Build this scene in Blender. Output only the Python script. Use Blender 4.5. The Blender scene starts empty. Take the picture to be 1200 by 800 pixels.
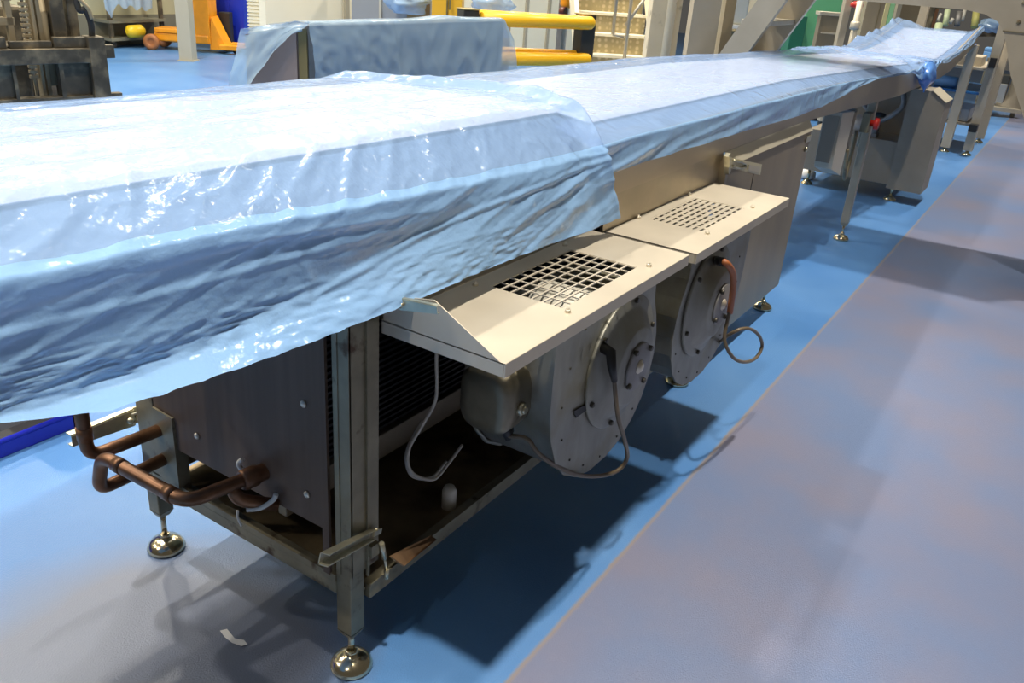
import bpy, bmesh, math, random
from mathutils import Vector, Matrix, noise
random.seed(7)
S = bpy.context.scene
COL = S.collection
pi = math.pi

# ------------------------------------------------------------------ camera (1200x800 frame)
CAM = Vector((-1.121, -1.088, 1.60))
YAW, PITCH, ROLL, FPX = math.radians(31.892), math.radians(24.602), math.radians(4.3554), 983.33
ca, sa, cb, sb = math.cos(YAW), math.sin(YAW), math.cos(PITCH), math.sin(PITCH)
FW = Vector((ca*cb, sa*cb, -sb)); R0 = Vector((sa, -ca, 0)); U0 = R0.cross(FW)
RT = R0*math.cos(ROLL) + U0*math.sin(ROLL)
UP = -R0*math.sin(ROLL) + U0*math.cos(ROLL)
cam = bpy.data.cameras.new('camera'); co = bpy.data.objects.new('camera', cam); COL.objects.link(co)
cam.sensor_width = 36; cam.lens = FPX/1200*36; cam.clip_end = 200
M = Matrix.Identity(4)
for i in range(3):
    M[i][0] = RT[i]; M[i][1] = UP[i]; M[i][2] = -FW[i]; M[i][3] = CAM[i]
co.matrix_world = M
S.camera = co

def ray(x, y): return FW + RT*((x-600)/FPX) - UP*((y-400)/FPX)
def az(x, y, z): d = ray(x, y); return CAM + d*((z-CAM.z)/d.z)
def ay(x, y, Y): d = ray(x, y); return CAM + d*((Y-CAM.y)/d.y)
def ax(x, y, X): d = ray(x, y); return CAM + d*((X-CAM.x)/d.x)
def ad(x, y, d): return CAM + ray(x, y)*d

# ------------------------------------------------------------------ materials
def mat(name, col, rough=.5, metal=0., spec=.5, nscale=0, namt=.0, stretch=(1,1,1), bump=0, bscale=200, bstretch=None, rvar=0, dirt=None, dirt_scale=4, dirt_lo=.5, dirt_hi=.7, extra=None):
    m = bpy.data.materials.new(name); m.use_nodes = True
    nt = m.node_tree; b = nt.nodes['Principled BSDF']
    b.inputs['Base Color'].default_value = (*col, 1); b.inputs['Roughness'].default_value = rough
    b.inputs['Metallic'].default_value = metal; b.inputs['Specular IOR Level'].default_value = spec
    tc = nt.nodes.new('ShaderNodeTexCoord')
    def noi(scale, st, detail=4):
        mp = nt.nodes.new('ShaderNodeMapping'); mp.inputs['Scale'].default_value = st
        nt.links.new(tc.outputs['Object'], mp.inputs['Vector'])
        n = nt.nodes.new('ShaderNodeTexNoise'); n.inputs['Scale'].default_value = scale; n.inputs['Detail'].default_value = detail
        nt.links.new(mp.outputs['Vector'], n.inputs['Vector']); return n
    colsock = None
    if nscale:
        n = noi(nscale, stretch)
        r = nt.nodes.new('ShaderNodeValToRGB')
        r.color_ramp.elements[0].position = .3; r.color_ramp.elements[1].position = .7
        r.color_ramp.elements[0].color = tuple(c*(1-namt) for c in col)+(1,)
        r.color_ramp.elements[1].color = tuple(min(1, c*(1+namt)) for c in col)+(1,)
        nt.links.new(n.outputs['Fac'], r.inputs['Fac']); colsock = r.outputs['Color']
        if rvar:
            mr = nt.nodes.new('ShaderNodeMapRange'); mr.inputs['To Min'].default_value = max(.02, rough-rvar); mr.inputs['To Max'].default_value = rough+rvar
            nt.links.new(n.outputs['Fac'], mr.inputs['Value']); nt.links.new(mr.outputs['Result'], b.inputs['Roughness'])
    if dirt:
        n2 = noi(dirt_scale, (1,1,1), 6)
        r2 = nt.nodes.new('ShaderNodeValToRGB'); r2.color_ramp.elements[0].position = dirt_lo; r2.color_ramp.elements[1].position = dirt_hi
        nt.links.new(n2.outputs['Fac'], r2.inputs['Fac'])
        mx = nt.nodes.new('ShaderNodeMix'); mx.data_type = 'RGBA'
        nt.links.new(r2.outputs['Color'], mx.inputs[0])
        if colsock: nt.links.new(colsock, mx.inputs[6])
        else: mx.inputs[6].default_value = (*col, 1)
        mx.inputs[7].default_value = (*dirt, 1)
        colsock = mx.outputs[2]
    if colsock: nt.links.new(colsock, b.inputs['Base Color'])
    if bump:
        n3 = noi(bscale, bstretch or (1,1,1), 3)
        bp = nt.nodes.new('ShaderNodeBump'); bp.inputs['Strength'].default_value = bump; bp.inputs['Distance'].default_value = .002
        nt.links.new(n3.outputs['Fac'], bp.inputs['Height']); nt.links.new(bp.outputs['Normal'], b.inputs['Normal'])
    return m

STEEL = mat('brushed_steel', (.46,.40,.30), .42, .75, nscale=9, namt=.10, stretch=(1,1,1), rvar=.06, bump=.05, bscale=60, bstretch=(1,12,12))
COVER = mat('satin_cover_steel', (.64,.57,.46), .5, .45, nscale=5, namt=.07, rvar=.06)
PANEL = mat('dark_panel_steel', (.16,.112,.082), .5, .15, spec=.15, nscale=6, namt=.10, stretch=(8,8,.25), rvar=.04)
FRAME = mat('worn_frame_steel', (.27,.235,.155), .48, .45, nscale=14, namt=.2, dirt=(.10,.06,.03), dirt_scale=18, dirt_lo=.60, dirt_hi=.72)
TRAY = mat('oily_tray_steel', (.36,.27,.15), .4, .7, nscale=7, namt=.3, dirt=(.09,.06,.035), dirt_scale=5, dirt_lo=.45, dirt_hi=.7)
GALV = mat('galvanised_steel', (.35,.345,.30), .5, .6, nscale=22, namt=.13, stretch=(1,1,.35), dirt=(.29,.26,.165), dirt_scale=6, dirt_lo=.5, dirt_hi=.75)
GALVD = mat('dull_galvanised_steel', (.33,.32,.31), .55, .55, nscale=12, namt=.12)
CHROME = mat('polished_steel', (.72,.62,.42), .16, 1.0)
ZINC = mat('zinc_plated_steel', (.58,.54,.40), .35, .9, nscale=20, namt=.2)
BOLT = mat('bright_bolt', (.75,.68,.55), .4, .6)
DBOLT = mat('dark_bolt', (.12,.11,.09), .45, .7)
COPPER = mat('aged_copper_pipe', (.23,.115,.06), .40, .7, nscale=16, namt=.3, dirt=(.12,.06,.035), dirt_scale=9, dirt_lo=.5, dirt_hi=.75)
COPPLATE = mat('copper_tinted_plate', (.55,.33,.18), .4, .8, nscale=20, namt=.15)
BLACK = mat('black_rubber', (.018,.018,.018), .5)
COIL = mat('black_coil_fins', (.012,.012,.011), .5, .2)
CABLE = mat('grey_brown_cable', (.16,.12,.075), .35)
CABLEW = mat('pale_cable', (.55,.50,.42), .45)
CONDUIT = mat('brown_orange_conduit', (.40,.13,.045), .45)
ALU = mat('cast_aluminium', (.25,.22,.155), .42, .7, nscale=30, namt=.12)
WHITEP = mat('white_plastic', (.75,.72,.64), .45)
IMP = mat('pale_impeller', (.72,.68,.58), .5, .2)
RAIL = mat('satin_rail_steel', (.50,.43,.33), .45, .6, nscale=4, namt=.06, rvar=.05)
BELT = mat('white_belt', (.90,.83,.79), .6)
GREY = mat('grey_machine_steel', (.36,.31,.24), .5, .3, nscale=5, namt=.08)
LGREY = mat('light_machine_steel', (.66,.60,.48), .45, .5)
BEIGE = mat('beige_painted_steel', (.50,.44,.34), .5, .25, nscale=6, namt=.06)
POSTM = mat('stained_post', (.70,.62,.46), .6, 0, nscale=5, namt=.06, dirt=(.30,.26,.17), dirt_scale=9, dirt_lo=.58, dirt_hi=.7)
CREAM = mat('cream_panel', (.88,.81,.62), .5, 0, nscale=1.2, namt=.03)
WALLM = mat('back_wall_panel', (.50,.47,.30), .6, 0, nscale=1, namt=.05)
SKIRT = mat('grey_skirting', (.20,.19,.14), .6)
YELLOW = mat('yellow_barrier_plastic', (.95,.50,.012), .35)
DKPOST = mat('black_barrier_post', (.03,.03,.024), .45)
ORANGE = mat('orange_paint', (.88,.34,.012), .4, nscale=6, namt=.1)
YCAB = mat('yellow_cabinet_paint', (.75,.43,.03), .4)
BLUEBIN = mat('royal_blue_plastic', (.012,.035,.50), .35)
TOTE = mat('deep_blue_plastic', (.012,.02,.42), .35)
GREEN = mat('green_plastic', (.17,.55,.28), .4)
DGREEN = mat('dark_green_plastic', (.02,.16,.10), .4)
FORK = mat('grimy_black_steel', (.10,.085,.06), .5, .3, nscale=8, namt=.35, dirt=(.30,.24,.15), dirt_scale=8, dirt_lo=.5, dirt_hi=.75)
FORKB = mat('dusty_chain', (.36,.29,.18), .6, .3)
RUBBER = mat('tyre_rubber', (.03,.028,.025), .7)
RED = mat('red_button', (.62,.03,.02), .35)
YEL = mat('bright_yellow', (.85,.58,.02), .35)
BLUEP = mat('pale_blue_part', (.20,.42,.75), .35)
BLUED = mat('blue_motor', (.03,.16,.42), .4)
PALEG = mat('pale_green_part', (.66,.76,.48), .4)
PAPER = mat('white_scrap', (.85,.83,.80), .7)
RUSTY = mat('brown_orange_panel', (.36,.17,.08), .5)
PINKP = mat('brown_grey_panel', (.34,.26,.23), .45, .4, nscale=3, namt=.06)
OLIVE = mat('olive_panel', (.16,.13,.05), .6)

def chequer():
    m = mat('chequer_plate', (.52,.41,.22), .45, .5)
    nt = m.node_tree; b = nt.nodes['Principled BSDF']
    tc = nt.nodes.new('ShaderNodeTexCoord'); v = nt.nodes.new('ShaderNodeTexVoronoi'); v.inputs['Scale'].default_value = 17
    v.inputs['Randomness'].default_value = .25
    nt.links.new(tc.outputs['Object'], v.inputs['Vector'])
    r = nt.nodes.new('ShaderNodeValToRGB'); r.color_ramp.elements[0].position = .25; r.color_ramp.elements[1].position = .45
    r.color_ramp.elements[0].color = (.66,.55,.34,1); r.color_ramp.elements[1].color = (.44,.36,.20,1)
    nt.links.new(v.outputs['Distance'], r.inputs['Fac']); nt.links.new(r.outputs['Color'], b.inputs['Base Color'])
    return m
CHEQ = chequer()

def film(name, col, transp, rough, bump, bscale=38, ridge=(1,1,1), trans=.16):
    m = bpy.data.materials.new(name); m.use_nodes = True
    nt = m.node_tree; N = nt.nodes; L = nt.links
    b = N['Principled BSDF']; out = N['Material Output']
    b.inputs['Base Color'].default_value = (*col, 1); b.inputs['Roughness'].default_value = rough
    b.inputs['Specular IOR Level'].default_value = .6
    b.inputs['Coat Weight'].default_value = .35; b.inputs['Coat Roughness'].default_value = .06
    tc = N.new('ShaderNodeTexCoord'); mp = N.new('ShaderNodeMapping'); mp.inputs['Scale'].default_value = ridge
    L.new(tc.outputs['Object'], mp.inputs['Vector'])
    n = N.new('ShaderNodeTexNoise'); n.noise_type = 'RIDGED_MULTIFRACTAL'; n.inputs['Scale'].default_value = bscale*.25; n.inputs['Detail'].default_value = 4
    n.inputs['Distortion'].default_value = .6
    n2 = N.new('ShaderNodeTexNoise'); n2.inputs['Scale'].default_value = bscale; n2.inputs['Detail'].default_value = 3
    L.new(mp.outputs['Vector'], n.inputs['Vector']); L.new(mp.outputs['Vector'], n2.inputs['Vector'])
    ad_ = N.new('ShaderNodeMath'); ad_.operation = 'MULTIPLY_ADD'; ad_.inputs[1].default_value = .35
    L.new(n2.outputs['Fac'], ad_.inputs[0]); L.new(n.outputs['Fac'], ad_.inputs[2])
    bp = N.new('ShaderNodeBump'); bp.inputs['Strength'].default_value = bump; bp.inputs['Distance'].default_value = .011
    L.new(ad_.outputs['Value'], bp.inputs['Height']); L.new(bp.outputs['Normal'], b.inputs['Normal']); L.new(bp.outputs['Normal'], b.inputs['Coat Normal'])
    tl = N.new('ShaderNodeBsdfTranslucent'); tl.inputs['Color'].default_value = (*col, 1)
    m1 = N.new('ShaderNodeMixShader'); m1.inputs[0].default_value = trans
    L.new(b.outputs[0], m1.inputs[1]); L.new(tl.outputs[0], m1.inputs[2])
    tr = N.new('ShaderNodeBsdfTransparent'); tr.inputs['Color'].default_value = (.93,.95,1,1)
    m2 = N.new('ShaderNodeMixShader'); m2.inputs[0].default_value = transp
    L.new(m1.outputs[0], m2.inputs[1]); L.new(tr.outputs[0], m2.inputs[2]); L.new(m2.outputs[0], out.inputs['Surface'])
    return m
FILM = film('blue_polythene', (.40,.60,.95), .42, .15, .6, bscale=56)
FILMF = film('blue_polythene_far', (.40,.59,.94), .42, .17, .45)
FILMS = film('layered_sidelit_polythene', (.35,.60,.98), .08, .16, .5, bscale=56)  # doubled hem film; light on the hanging sides is put into its colour
FILMB = film('clear_blue_polythene', (.36,.52,.70), .35, .25, .3, bscale=14)
FILMD = film('bunched_blue_polythene', (.12,.32,.80), .05, .22, .4, bscale=30)
FILMC = film('clear_polythene', (.42,.62,.88), .35, .2, .3, bscale=16)

# ------------------------------------------------------------------ mesh builder
def rootloc(o):
    v = Vector((0,0,0))
    while o is not None:
        v += o.location; o = o.parent
    return v
class MB:
    def __init__(s): s.bm = bmesh.new(); s.T = Matrix.Identity(4)
    def _v(s, p): return s.bm.verts.new(s.T @ Vector(p))
    def _f(s, vs, sm=False):
        try:
            f = s.bm.faces.new(vs); f.smooth = sm; return f
        except ValueError: return None
    def box(s, x0, x1, y0, y1, z0, z1, bev=0.):
        t = bmesh.new()
        v = [t.verts.new(p) for p in [(x0,y0,z0),(x1,y0,z0),(x1,y1,z0),(x0,y1,z0),(x0,y0,z1),(x1,y0,z1),(x1,y1,z1),(x0,y1,z1)]]
        for q in [(3,2,1,0),(4,5,6,7),(0,1,5,4),(1,2,6,5),(2,3,7,6),(3,0,4,7)]: t.faces.new([v[i] for i in q])
        if bev:
            bmesh.ops.bevel(t, geom=list(t.edges), offset=bev, segments=2, profile=.5, affect='EDGES')
        s._merge(t); return s
    def _merge(s, t, sm=None):
        mp = {}
        for v in t.verts: mp[v] = s._v(v.co)
        for f in t.faces: s._f([mp[v] for v in f.verts], f.smooth if sm is None else sm)
        t.free()
    def prism(s, pts, ext):                       # pts: 3-D polygon, ext: extrusion vector
        ext = Vector(ext); a = [s._v(p) for p in pts]; b = [s._v(Vector(p)+ext) for p in pts]
        s._f(a[::-1]); s._f(b); n = len(a)
        for i in range(n): s._f([a[i], a[(i+1) % n], b[(i+1) % n], b[i]])
        return s
    def tube(s, pts, r, seg=10, close=False, cap=True):
        pts = [Vector(p) for p in pts]; rs = r if isinstance(r, (list, tuple)) else [r]*len(pts)
        rings = []; n = len(pts); prev = None
        for i, p in enumerate(pts):
            if close: d = pts[(i+1) % n]-pts[i-1]
            else: d = pts[min(i+1, n-1)]-pts[max(i-1, 0)]
            d.normalize()
            if prev is None:
                a = Vector((0,0,1)) if abs(d.z) < .9 else Vector((1,0,0))
                u = d.cross(a).normalized()
            else: u = (prev - d*prev.dot(d)).normalized()
            prev = u; w = d.cross(u)
            rings.append([s._v(p+(u*math.cos(2*pi*k/seg)+w*math.sin(2*pi*k/seg))*rs[i]) for k in range(seg)])
        rng = range(n) if close else range(n-1)
        for i in rng:
            A, B = rings[i], rings[(i+1) % n]
            for k in range(seg): s._f([A[k], A[(k+1) % seg], B[(k+1) % seg], B[k]], True)
        if cap and not close: s._f(rings[0][::-1]); s._f(rings[-1])
        return s
    def lathe(s, c, axis, prof, seg=32):           # prof: (radius, along)
        c = Vector(c); axis = Vector(axis).normalized()
        a = Vector((0,0,1)) if abs(axis.z) < .9 else Vector((1,0,0))
        u = axis.cross(a).normalized(); w = axis.cross(u)
        rings = []
        for r, h in prof:
            if r < 1e-6: rings.append([s._v(c+axis*h)])
            else: rings.append([s._v(c+axis*h+(u*math.cos(2*pi*k/seg)+w*math.sin(2*pi*k/seg))*r) for k in range(seg)])
        for A, B in zip(rings, rings[1:]):
            for k in range(seg):
                k2 = (k+1) % seg
                if len(A) == 1 and len(B) == 1: continue
                if len(A) == 1: s._f([A[0], B[k2], B[k]], True)
                elif len(B) == 1: s._f([A[k], A[k2], B[0]], True)
                else: s._f([A[k], A[k2], B[k2], B[k]], True)
        if len(rings[0]) > 1: s._f(rings[0][::-1])
        if len(rings[-1]) > 1: s._f(rings[-1])
        return s
    def bar(s, p, q, w, h, up=(0,0,1), bev=0):     # rectangular bar from p to q
        p = Vector(p); q = Vector(q); d = (q-p); L = d.length; d.normalize()
        up = Vector(up); sd = d.cross(up).normalized(); u2 = sd.cross(d)
        old = s.T; m = Matrix.Identity(4)
        for i in range(3): m[i][0] = d[i]; m[i][1] = sd[i]; m[i][2] = u2[i]; m[i][3] = p[i]
        s.T = old @ m; s.box(0, L, -w/2, w/2, -h/2, h/2, bev); s.T = old
        return s
    def hexn(s, c, axis, r, h): s.lathe(c, axis, [(r,0),(r,h*.8),(r*.8,h)], 6); return s
    def grid(s, rows, sm=True, split=None):
        V = [[s._v(p) for p in r] for r in rows]
        for j, (a, b) in enumerate(zip(V, V[1:])):
            for i in range(len(a)-1):
                f = s._f([a[i], a[i+1], b[i+1], b[i]], sm)
                if f and split and j >= split: f.material_index = 1
        return s
    def build(s, name, material, parent=None, solid=0):
        loc = rootloc(parent)
        for v in s.bm.verts: v.co -= loc
        bmesh.ops.recalc_face_normals(s.bm, faces=list(s.bm.faces))
        me = bpy.data.meshes.new(name); s.bm.to_mesh(me); s.bm.free()
        for m in (material if isinstance(material, (list, tuple)) else [material]): me.materials.append(m)
        o = bpy.data.objects.new(name, me); COL.objects.link(o)
        if parent is not None: o.parent = parent
        if solid:
            md = o.modifiers.new('thickness', 'SOLIDIFY'); md.thickness = solid; md.offset = 0
        return o
def thing(name, loc, label, cat, group=None):
    o = bpy.data.objects.new(name, None); COL.objects.link(o); o.location = loc; o.empty_display_size = .1
    return tag(o, label, cat, group)
def tag(o, label, cat, group=None):
    o['label'] = label; o['category'] = cat
    if group: o['group'] = group
    return o
def struct(o): o['kind'] = 'structure'; return o
def lab(o, label): o['label'] = label; return o
def smooth_path(pts, n=8):
    pts = [Vector(p) for p in pts]; out = []
    P = [pts[0]*2-pts[1]]+pts+[pts[-1]*2-pts[-2]]
    for i in range(1, len(P)-2):
        for k in range(n):
            t = k/n; a, b, c, d = P[i-1], P[i], P[i+1], P[i+2]
            out.append(.5*((2*b)+(c-a)*t+(2*a-5*b+4*c-d)*t*t+(3*b-a-3*c+d)*t**3))
    out.append(pts[-1]); return out
def elbow(pts, r, n=6):                            # polyline with rounded corners
    pts = [Vector(p) for p in pts]; out = [pts[0]]
    for a, b, c in zip(pts, pts[1:], pts[2:]):
        p = b+(a-b).normalized()*r; q = b+(c-b).normalized()*r
        for k in range(n+1):
            t = k/n; out.append(p*(1-t)**2+b*2*t*(1-t)+q*t*t)
    out.append(pts[-1]); return out
def interp(x, tab):
    if x <= tab[0][0]: return tab[0][1]
    for (a, va), (b, vb) in zip(tab, tab[1:]):
        if x <= b: return va+(vb-va)*(x-a)/(b-a)
    return tab[-1][1]
def sstep(a, b, x):
    t = min(1, max(0, (x-a)/(b-a))); return t*t*(3-2*t)
def ns(x, y, z=0): return noise.noise(Vector((x, y, z)))

# ================================================================== SETTING
def floor_mat():
    m = bpy.data.materials.new('floor_coating'); m.use_nodes = True
    nt = m.node_tree; N = nt.nodes; L = nt.links; b = N['Principled BSDF']
    tc = N.new('ShaderNodeTexCoord'); sx = N.new('ShaderNodeSeparateXYZ'); L.new(tc.outputs['Object'], sx.inputs[0])
    n = N.new('ShaderNodeTexNoise'); n.inputs['Scale'].default_value = 1.6; n.inputs['Detail'].default_value = 5
    L.new(tc.outputs['Object'], n.inputs['Vector'])
    n2 = N.new('ShaderNodeTexNoise'); n2.inputs['Scale'].default_value = 14; n2.inputs['Detail'].default_value = 4
    L.new(tc.outputs['Object'], n2.inputs['Vector'])
    # edge of the worn walkway, slightly ragged
    e = N.new('ShaderNodeMath'); e.operation = 'MULTIPLY_ADD'; e.inputs[1].default_value = .009
    L.new(n2.outputs['Fac'], e.inputs[0]); L.new(sx.outputs['Y'], e.inputs[2])
    st = N.new('ShaderNodeMapRange'); st.inputs['From Min'].default_value = -.332; st.inputs['From Max'].default_value = -.324
    L.new(e.outputs[0], st.inputs['Value'])
    wr = N.new('ShaderNodeValToRGB'); wr.color_ramp.elements[0].position = .38; wr.color_ramp.elements[1].position = .66
    wr.color_ramp.elements[0].color = (.145,.205,.365,1); wr.color_ramp.elements[1].color = (.205,.205,.295,1)
    L.new(n.outputs['Fac'], wr.inputs['Fac'])
    bl = N.new('ShaderNodeValToRGB'); bl.color_ramp.elements[0].position = .3; bl.color_ramp.elements[1].position = .75
    bl.color_ramp.elements[0].color = (.062,.19,.46,1); bl.color_ramp.elements[1].color = (.115,.265,.54,1)
    L.new(n.outputs['Fac'], bl.inputs['Fac'])
    mx = N.new('ShaderNodeMix'); mx.data_type = 'RGBA'
    L.new(st.outputs[0], mx.inputs[0]); L.new(wr.outputs['Color'], mx.inputs[6]); L.new(bl.outputs['Color'], mx.inputs[7])
    ea = N.new('ShaderNodeMath'); ea.operation = 'ADD'; ea.inputs[1].default_value = .330; L.new(e.outputs[0], ea.inputs[0])
    eb = N.new('ShaderNodeMath'); eb.operation = 'ABSOLUTE'; L.new(ea.outputs[0], eb.inputs[0])
    ec = N.new('ShaderNodeMapRange'); ec.inputs['From Min'].default_value = .002; ec.inputs['From Max'].default_value = .011; ec.inputs['To Min'].default_value = .55; ec.inputs['To Max'].default_value = 0
    L.new(eb.outputs[0], ec.inputs['Value'])
    me_ = N.new('ShaderNodeMix'); me_.data_type = 'RGBA'; me_.inputs[7].default_value = (.33,.25,.16,1)
    L.new(ec.outputs[0], me_.inputs[0]); L.new(mx.outputs[2], me_.inputs[6])
    mx = me_
    # grey lamp sheen painted into the floor colour round the line's free end
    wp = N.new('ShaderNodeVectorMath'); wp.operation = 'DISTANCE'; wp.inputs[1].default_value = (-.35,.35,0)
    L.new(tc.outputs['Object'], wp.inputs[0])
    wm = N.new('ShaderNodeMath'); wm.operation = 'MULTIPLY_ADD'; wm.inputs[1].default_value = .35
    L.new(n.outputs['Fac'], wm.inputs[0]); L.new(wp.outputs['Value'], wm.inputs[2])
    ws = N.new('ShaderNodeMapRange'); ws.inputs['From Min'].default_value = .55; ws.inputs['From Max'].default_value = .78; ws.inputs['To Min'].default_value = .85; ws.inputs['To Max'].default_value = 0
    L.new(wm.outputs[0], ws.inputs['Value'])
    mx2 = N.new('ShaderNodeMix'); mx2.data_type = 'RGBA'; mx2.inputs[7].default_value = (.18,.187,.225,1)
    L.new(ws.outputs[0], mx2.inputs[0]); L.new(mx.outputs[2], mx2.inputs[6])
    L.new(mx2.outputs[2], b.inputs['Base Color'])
    b.inputs['Roughness'].default_value = .33; b.inputs['Specular IOR Level'].default_value = .5
    n3 = N.new('ShaderNodeTexNoise'); n3.inputs['Scale'].default_value = 230; n3.inputs['Detail'].default_value = 3
    L.new(tc.outputs['Object'], n3.inputs['Vector'])
    bp = N.new('ShaderNodeBump'); bp.inputs['Strength'].default_value = .5; bp.inputs['Distance'].default_value = .003
    L.new(n3.outputs['Fac'], bp.inputs['Height']); L.new(bp.outputs['Normal'], b.inputs['Normal'])
    return m
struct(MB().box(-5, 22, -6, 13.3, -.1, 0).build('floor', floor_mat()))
# rear wall with its skirting
struct(MB().box(-3, 22, 11.0, 11.2, 0, 5.5).build('wall_back', WALLM))
struct(MB().box(-3, 22, 10.97, 11.0, 0, .42).build('baseboard_back', SKIRT))
# insulated panel enclosure in cream
WY = 6.6
wx0 = ay(311, 20, WY).x
def panelwall():
    b = MB(); x = wx0
    while x < 15:
        b.box(x+.004, x+1.196, WY, WY+.1, 0, 4.5); x += 1.2
    return b.build('wall_enclosure', CREAM)
struct(panelwall())
trm = MB()
for px in (406, 617, 643):
    x = ay(px, 20, WY-.02).x; trm.box(x-.025, x+.045, WY-.03, WY-.002, 0, 4.5)
struct(trm.build('trim_1', mat('grey_trim', (.42,.37,.27), .5)))

# ================================================================== THE LINE (one machine)
LINE = thing('conveyor_line', (0,0,0), 'long stainless conveyor with cooling cabinet, fan covers and copper pipes, under blue plastic', 'conveyor')
ZB = [(-1.7,.985),(3.0,.985),(5.4,.902),(7.2,.902),(7.8,.93),(8.5,1.02),(9.2,1.12)]     # underside of side rail
ZT = [(-1.7,1.262),(-.6,1.255),(0,1.243),(.6,1.241),(.9,1.228),(1.1,1.178),(3.0,1.165),(5.4,1.095),(7.2,1.03),(7.8,1.05),(8.5,1.11),(9.2,1.20)]
XS = [-1.7,-1,0,.9,1.1,2,3,3.6,4.2,4.8,5.4,6.3,7.2,7.5,7.8,8.1,8.5,8.9,9.2]
def rail(y0, y1):
    b = MB(); rows = []
    for x in XS:
        zb = interp(x, ZB); t = .155
        rows.append([(x,y0,zb),(x,y1,zb),(x,y1,zb+t),(x,y0,zb+t),(x,y0,zb)])
    b.grid(rows, False); b._f([b._v(p) for p in rows[0][:4]]); b._f([b._v(p) for p in rows[-1][:4]])
    return b
rail(-.03, -.018).build('side_rail', RAIL, LINE)
rail(.735, .747).build('side_rail', RAIL, LINE)
b = MB(); rows = []
for x in XS:
    zb = interp(x, ZB); zt = interp(x, ZT)
    rows.append([(x,-.015,zb+.05),(x,-.015,zb+.13),(x,.085,zt-.014),(x,.69,zt-.014),(x,.73,zb+.13),(x,.73,zb+.05),(x,-.015,zb+.05)])
b.grid(rows, False); b._f([b._v(p) for p in rows[0][:6]]); b._f([b._v(p) for p in rows[-1][:6]])
bed = b.build('conveyor_bed', mat('bed_shade_blue', (.26,.38,.54), .5, .3), LINE)  # darker blue painted on the bed so the film's front slope looks shaded
b = MB(); rows = []
for x in XS:
    zt = interp(x, ZT)-.005; rows.append([(x,.085,zt),(x,.715,zt)])
b.grid(rows, False); lab(b.build('belt', BELT, bed, solid=.002), 'white belt top')

def foot(c, leg, zleg, mt=CHROME):
    x, y = c
    m = MB(); m.lathe((x,y,0), (0,0,1), [(.049,0),(.052,.006),(.050,.013),(.040,.026),(.022,.034),(.012,.037),(.010,.044)], 28)
    m.tube([(x,y,.04),(x,y,zleg+.01)], .008, 10)
    m.hexn((x,y,.040), (0,0,1), .015, .010)
    return m.build('levelling_foot', mt, leg)
def leg(x, y, ztop, w=.046, zb=.10, mt=FRAME):
    m = MB(); h = w/2
    m.box(x-h, x+h, y-h, y+h, zb+.02, ztop, .003)
    m.prism([(x-h,y-h,zb+.02),(x+h,y-h,zb+.02),(x+h*.55,y-h*.55,zb),(x-h*.55,y-h*.55,zb)], (0,0,.0001)) if False else None
    lo = [(x-h*.6,y-h*.6,zb),(x+h*.6,y-h*.6,zb),(x+h*.6,y+h*.6,zb),(x-h*.6,y+h*.6,zb)]
    hi = [(x-h,y-h,zb+.02),(x+h,y-h,zb+.02),(x+h,y+h,zb+.02),(x-h,y+h,zb+.02)]
    L_ = [m._v(p) for p in lo]; H_ = [m._v(p) for p in hi]
    m._f(L_[::-1])
    for i in range(4): m._f([L_[i], L_[(i+1) % 4], H_[(i+1) % 4], H_[i]])
    o = m.build('leg', mt, LINE); foot((x,y), o, zb); return o
leg(0, 0, .96); leg(0, .716, .96, zb=.115)
leg(1.977, 0, .3); leg(3.10, .0, .3); leg(1.977, .716, .96); leg(3.10, .716, .96)
leg(4.764, 0, .93, mt=STEEL, w=.05); leg(4.764, .716, .93, mt=STEEL, w=.05)

# ---- cabinet frame
post = MB()
post.box(-.030, -.024, .0, .012, .30, .945)              # folded lip of the end post
post.box(-.026, .062, -.030, -.024, .30, .945)           # front flange
post.box(-.028, -.022, -.030, .004, .30, .945)
post.box(.020, .026, -.036, -.030, .28, .945)            # seam
post.box(-.03, .075, -.035, .04, .945, .952)
post.build('corner_post', FRAME, LINE)
p2 = MB(); p2.box(-.028, .012, .655, .690, .28, .95); p2.build('corner_post', FRAME, LINE)
pan = MB(); pan.box(-.028, -.018, .055, .650, .40, .975, .002); pan.box(-.030,-.022,.035,.055,.28,.975)
o = lab(pan.build('end_panel', PANEL, LINE), 'dark brownish steel end panel with round bolt heads')
for q in [(356,473),(231,510.5),(360,579)]:
    p = ax(*q, -.029); k = MB(); k.lathe(p, (-1,0,0), [(.0085,0),(.0085,.003),(.004,.006),(0,.0065)], 14); k.build('bolt', BOLT, o)
# lower end rail and sill
er = MB(); er.box(-.028, .012, .02, .70, .232, .268, .003); er.box(-.028,-.02,.02,.70,.268,.285)
er.build('end_rail', FRAME, LINE)
tr = MB(); tr.box(.0, 1.98, -.02, .70, .228, .236)
tr.build('drip_tray', TRAY, LINE)
sl = MB(); sl.box(.03, 1.98, -.034, -.004, .205, .243, .003); sl.box(.03, 1.98, -.036, -.030, .243, .250)
sl.build('front_sill', FRAME, LINE)
cr = MB(); cr.box(.03, 1.98, .24, .27, .31, .385, .003); cr.build('coil_rail', STEEL, LINE)
co_ = MB(); co_.box(.03, 1.98, .262, .42, .385, .96)
for k in range(30):
    z = .40+k*.0185; co_.box(.03, 1.98, .248, .262, z, z+.007)
co_.build('cooling_coil', COIL, LINE)
bk = MB(); bk.box(0, 3.12, .69, .70, .25, .985); bk.build('back_panel', GREY, LINE)
iw = MB(); iw.box(1.955, 1.97, -.015, .69, .24, .985); iw.build('divider_panel', GREY, LINE)
fa = MB(); fa.box(.08, 1.02, -.026, -.016, .90, .985); fa.box(1.045, 1.985, -.026, -.016, .86, .985); fa.box(1.045,1.985,-.030,-.026,.955,.985)
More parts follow.
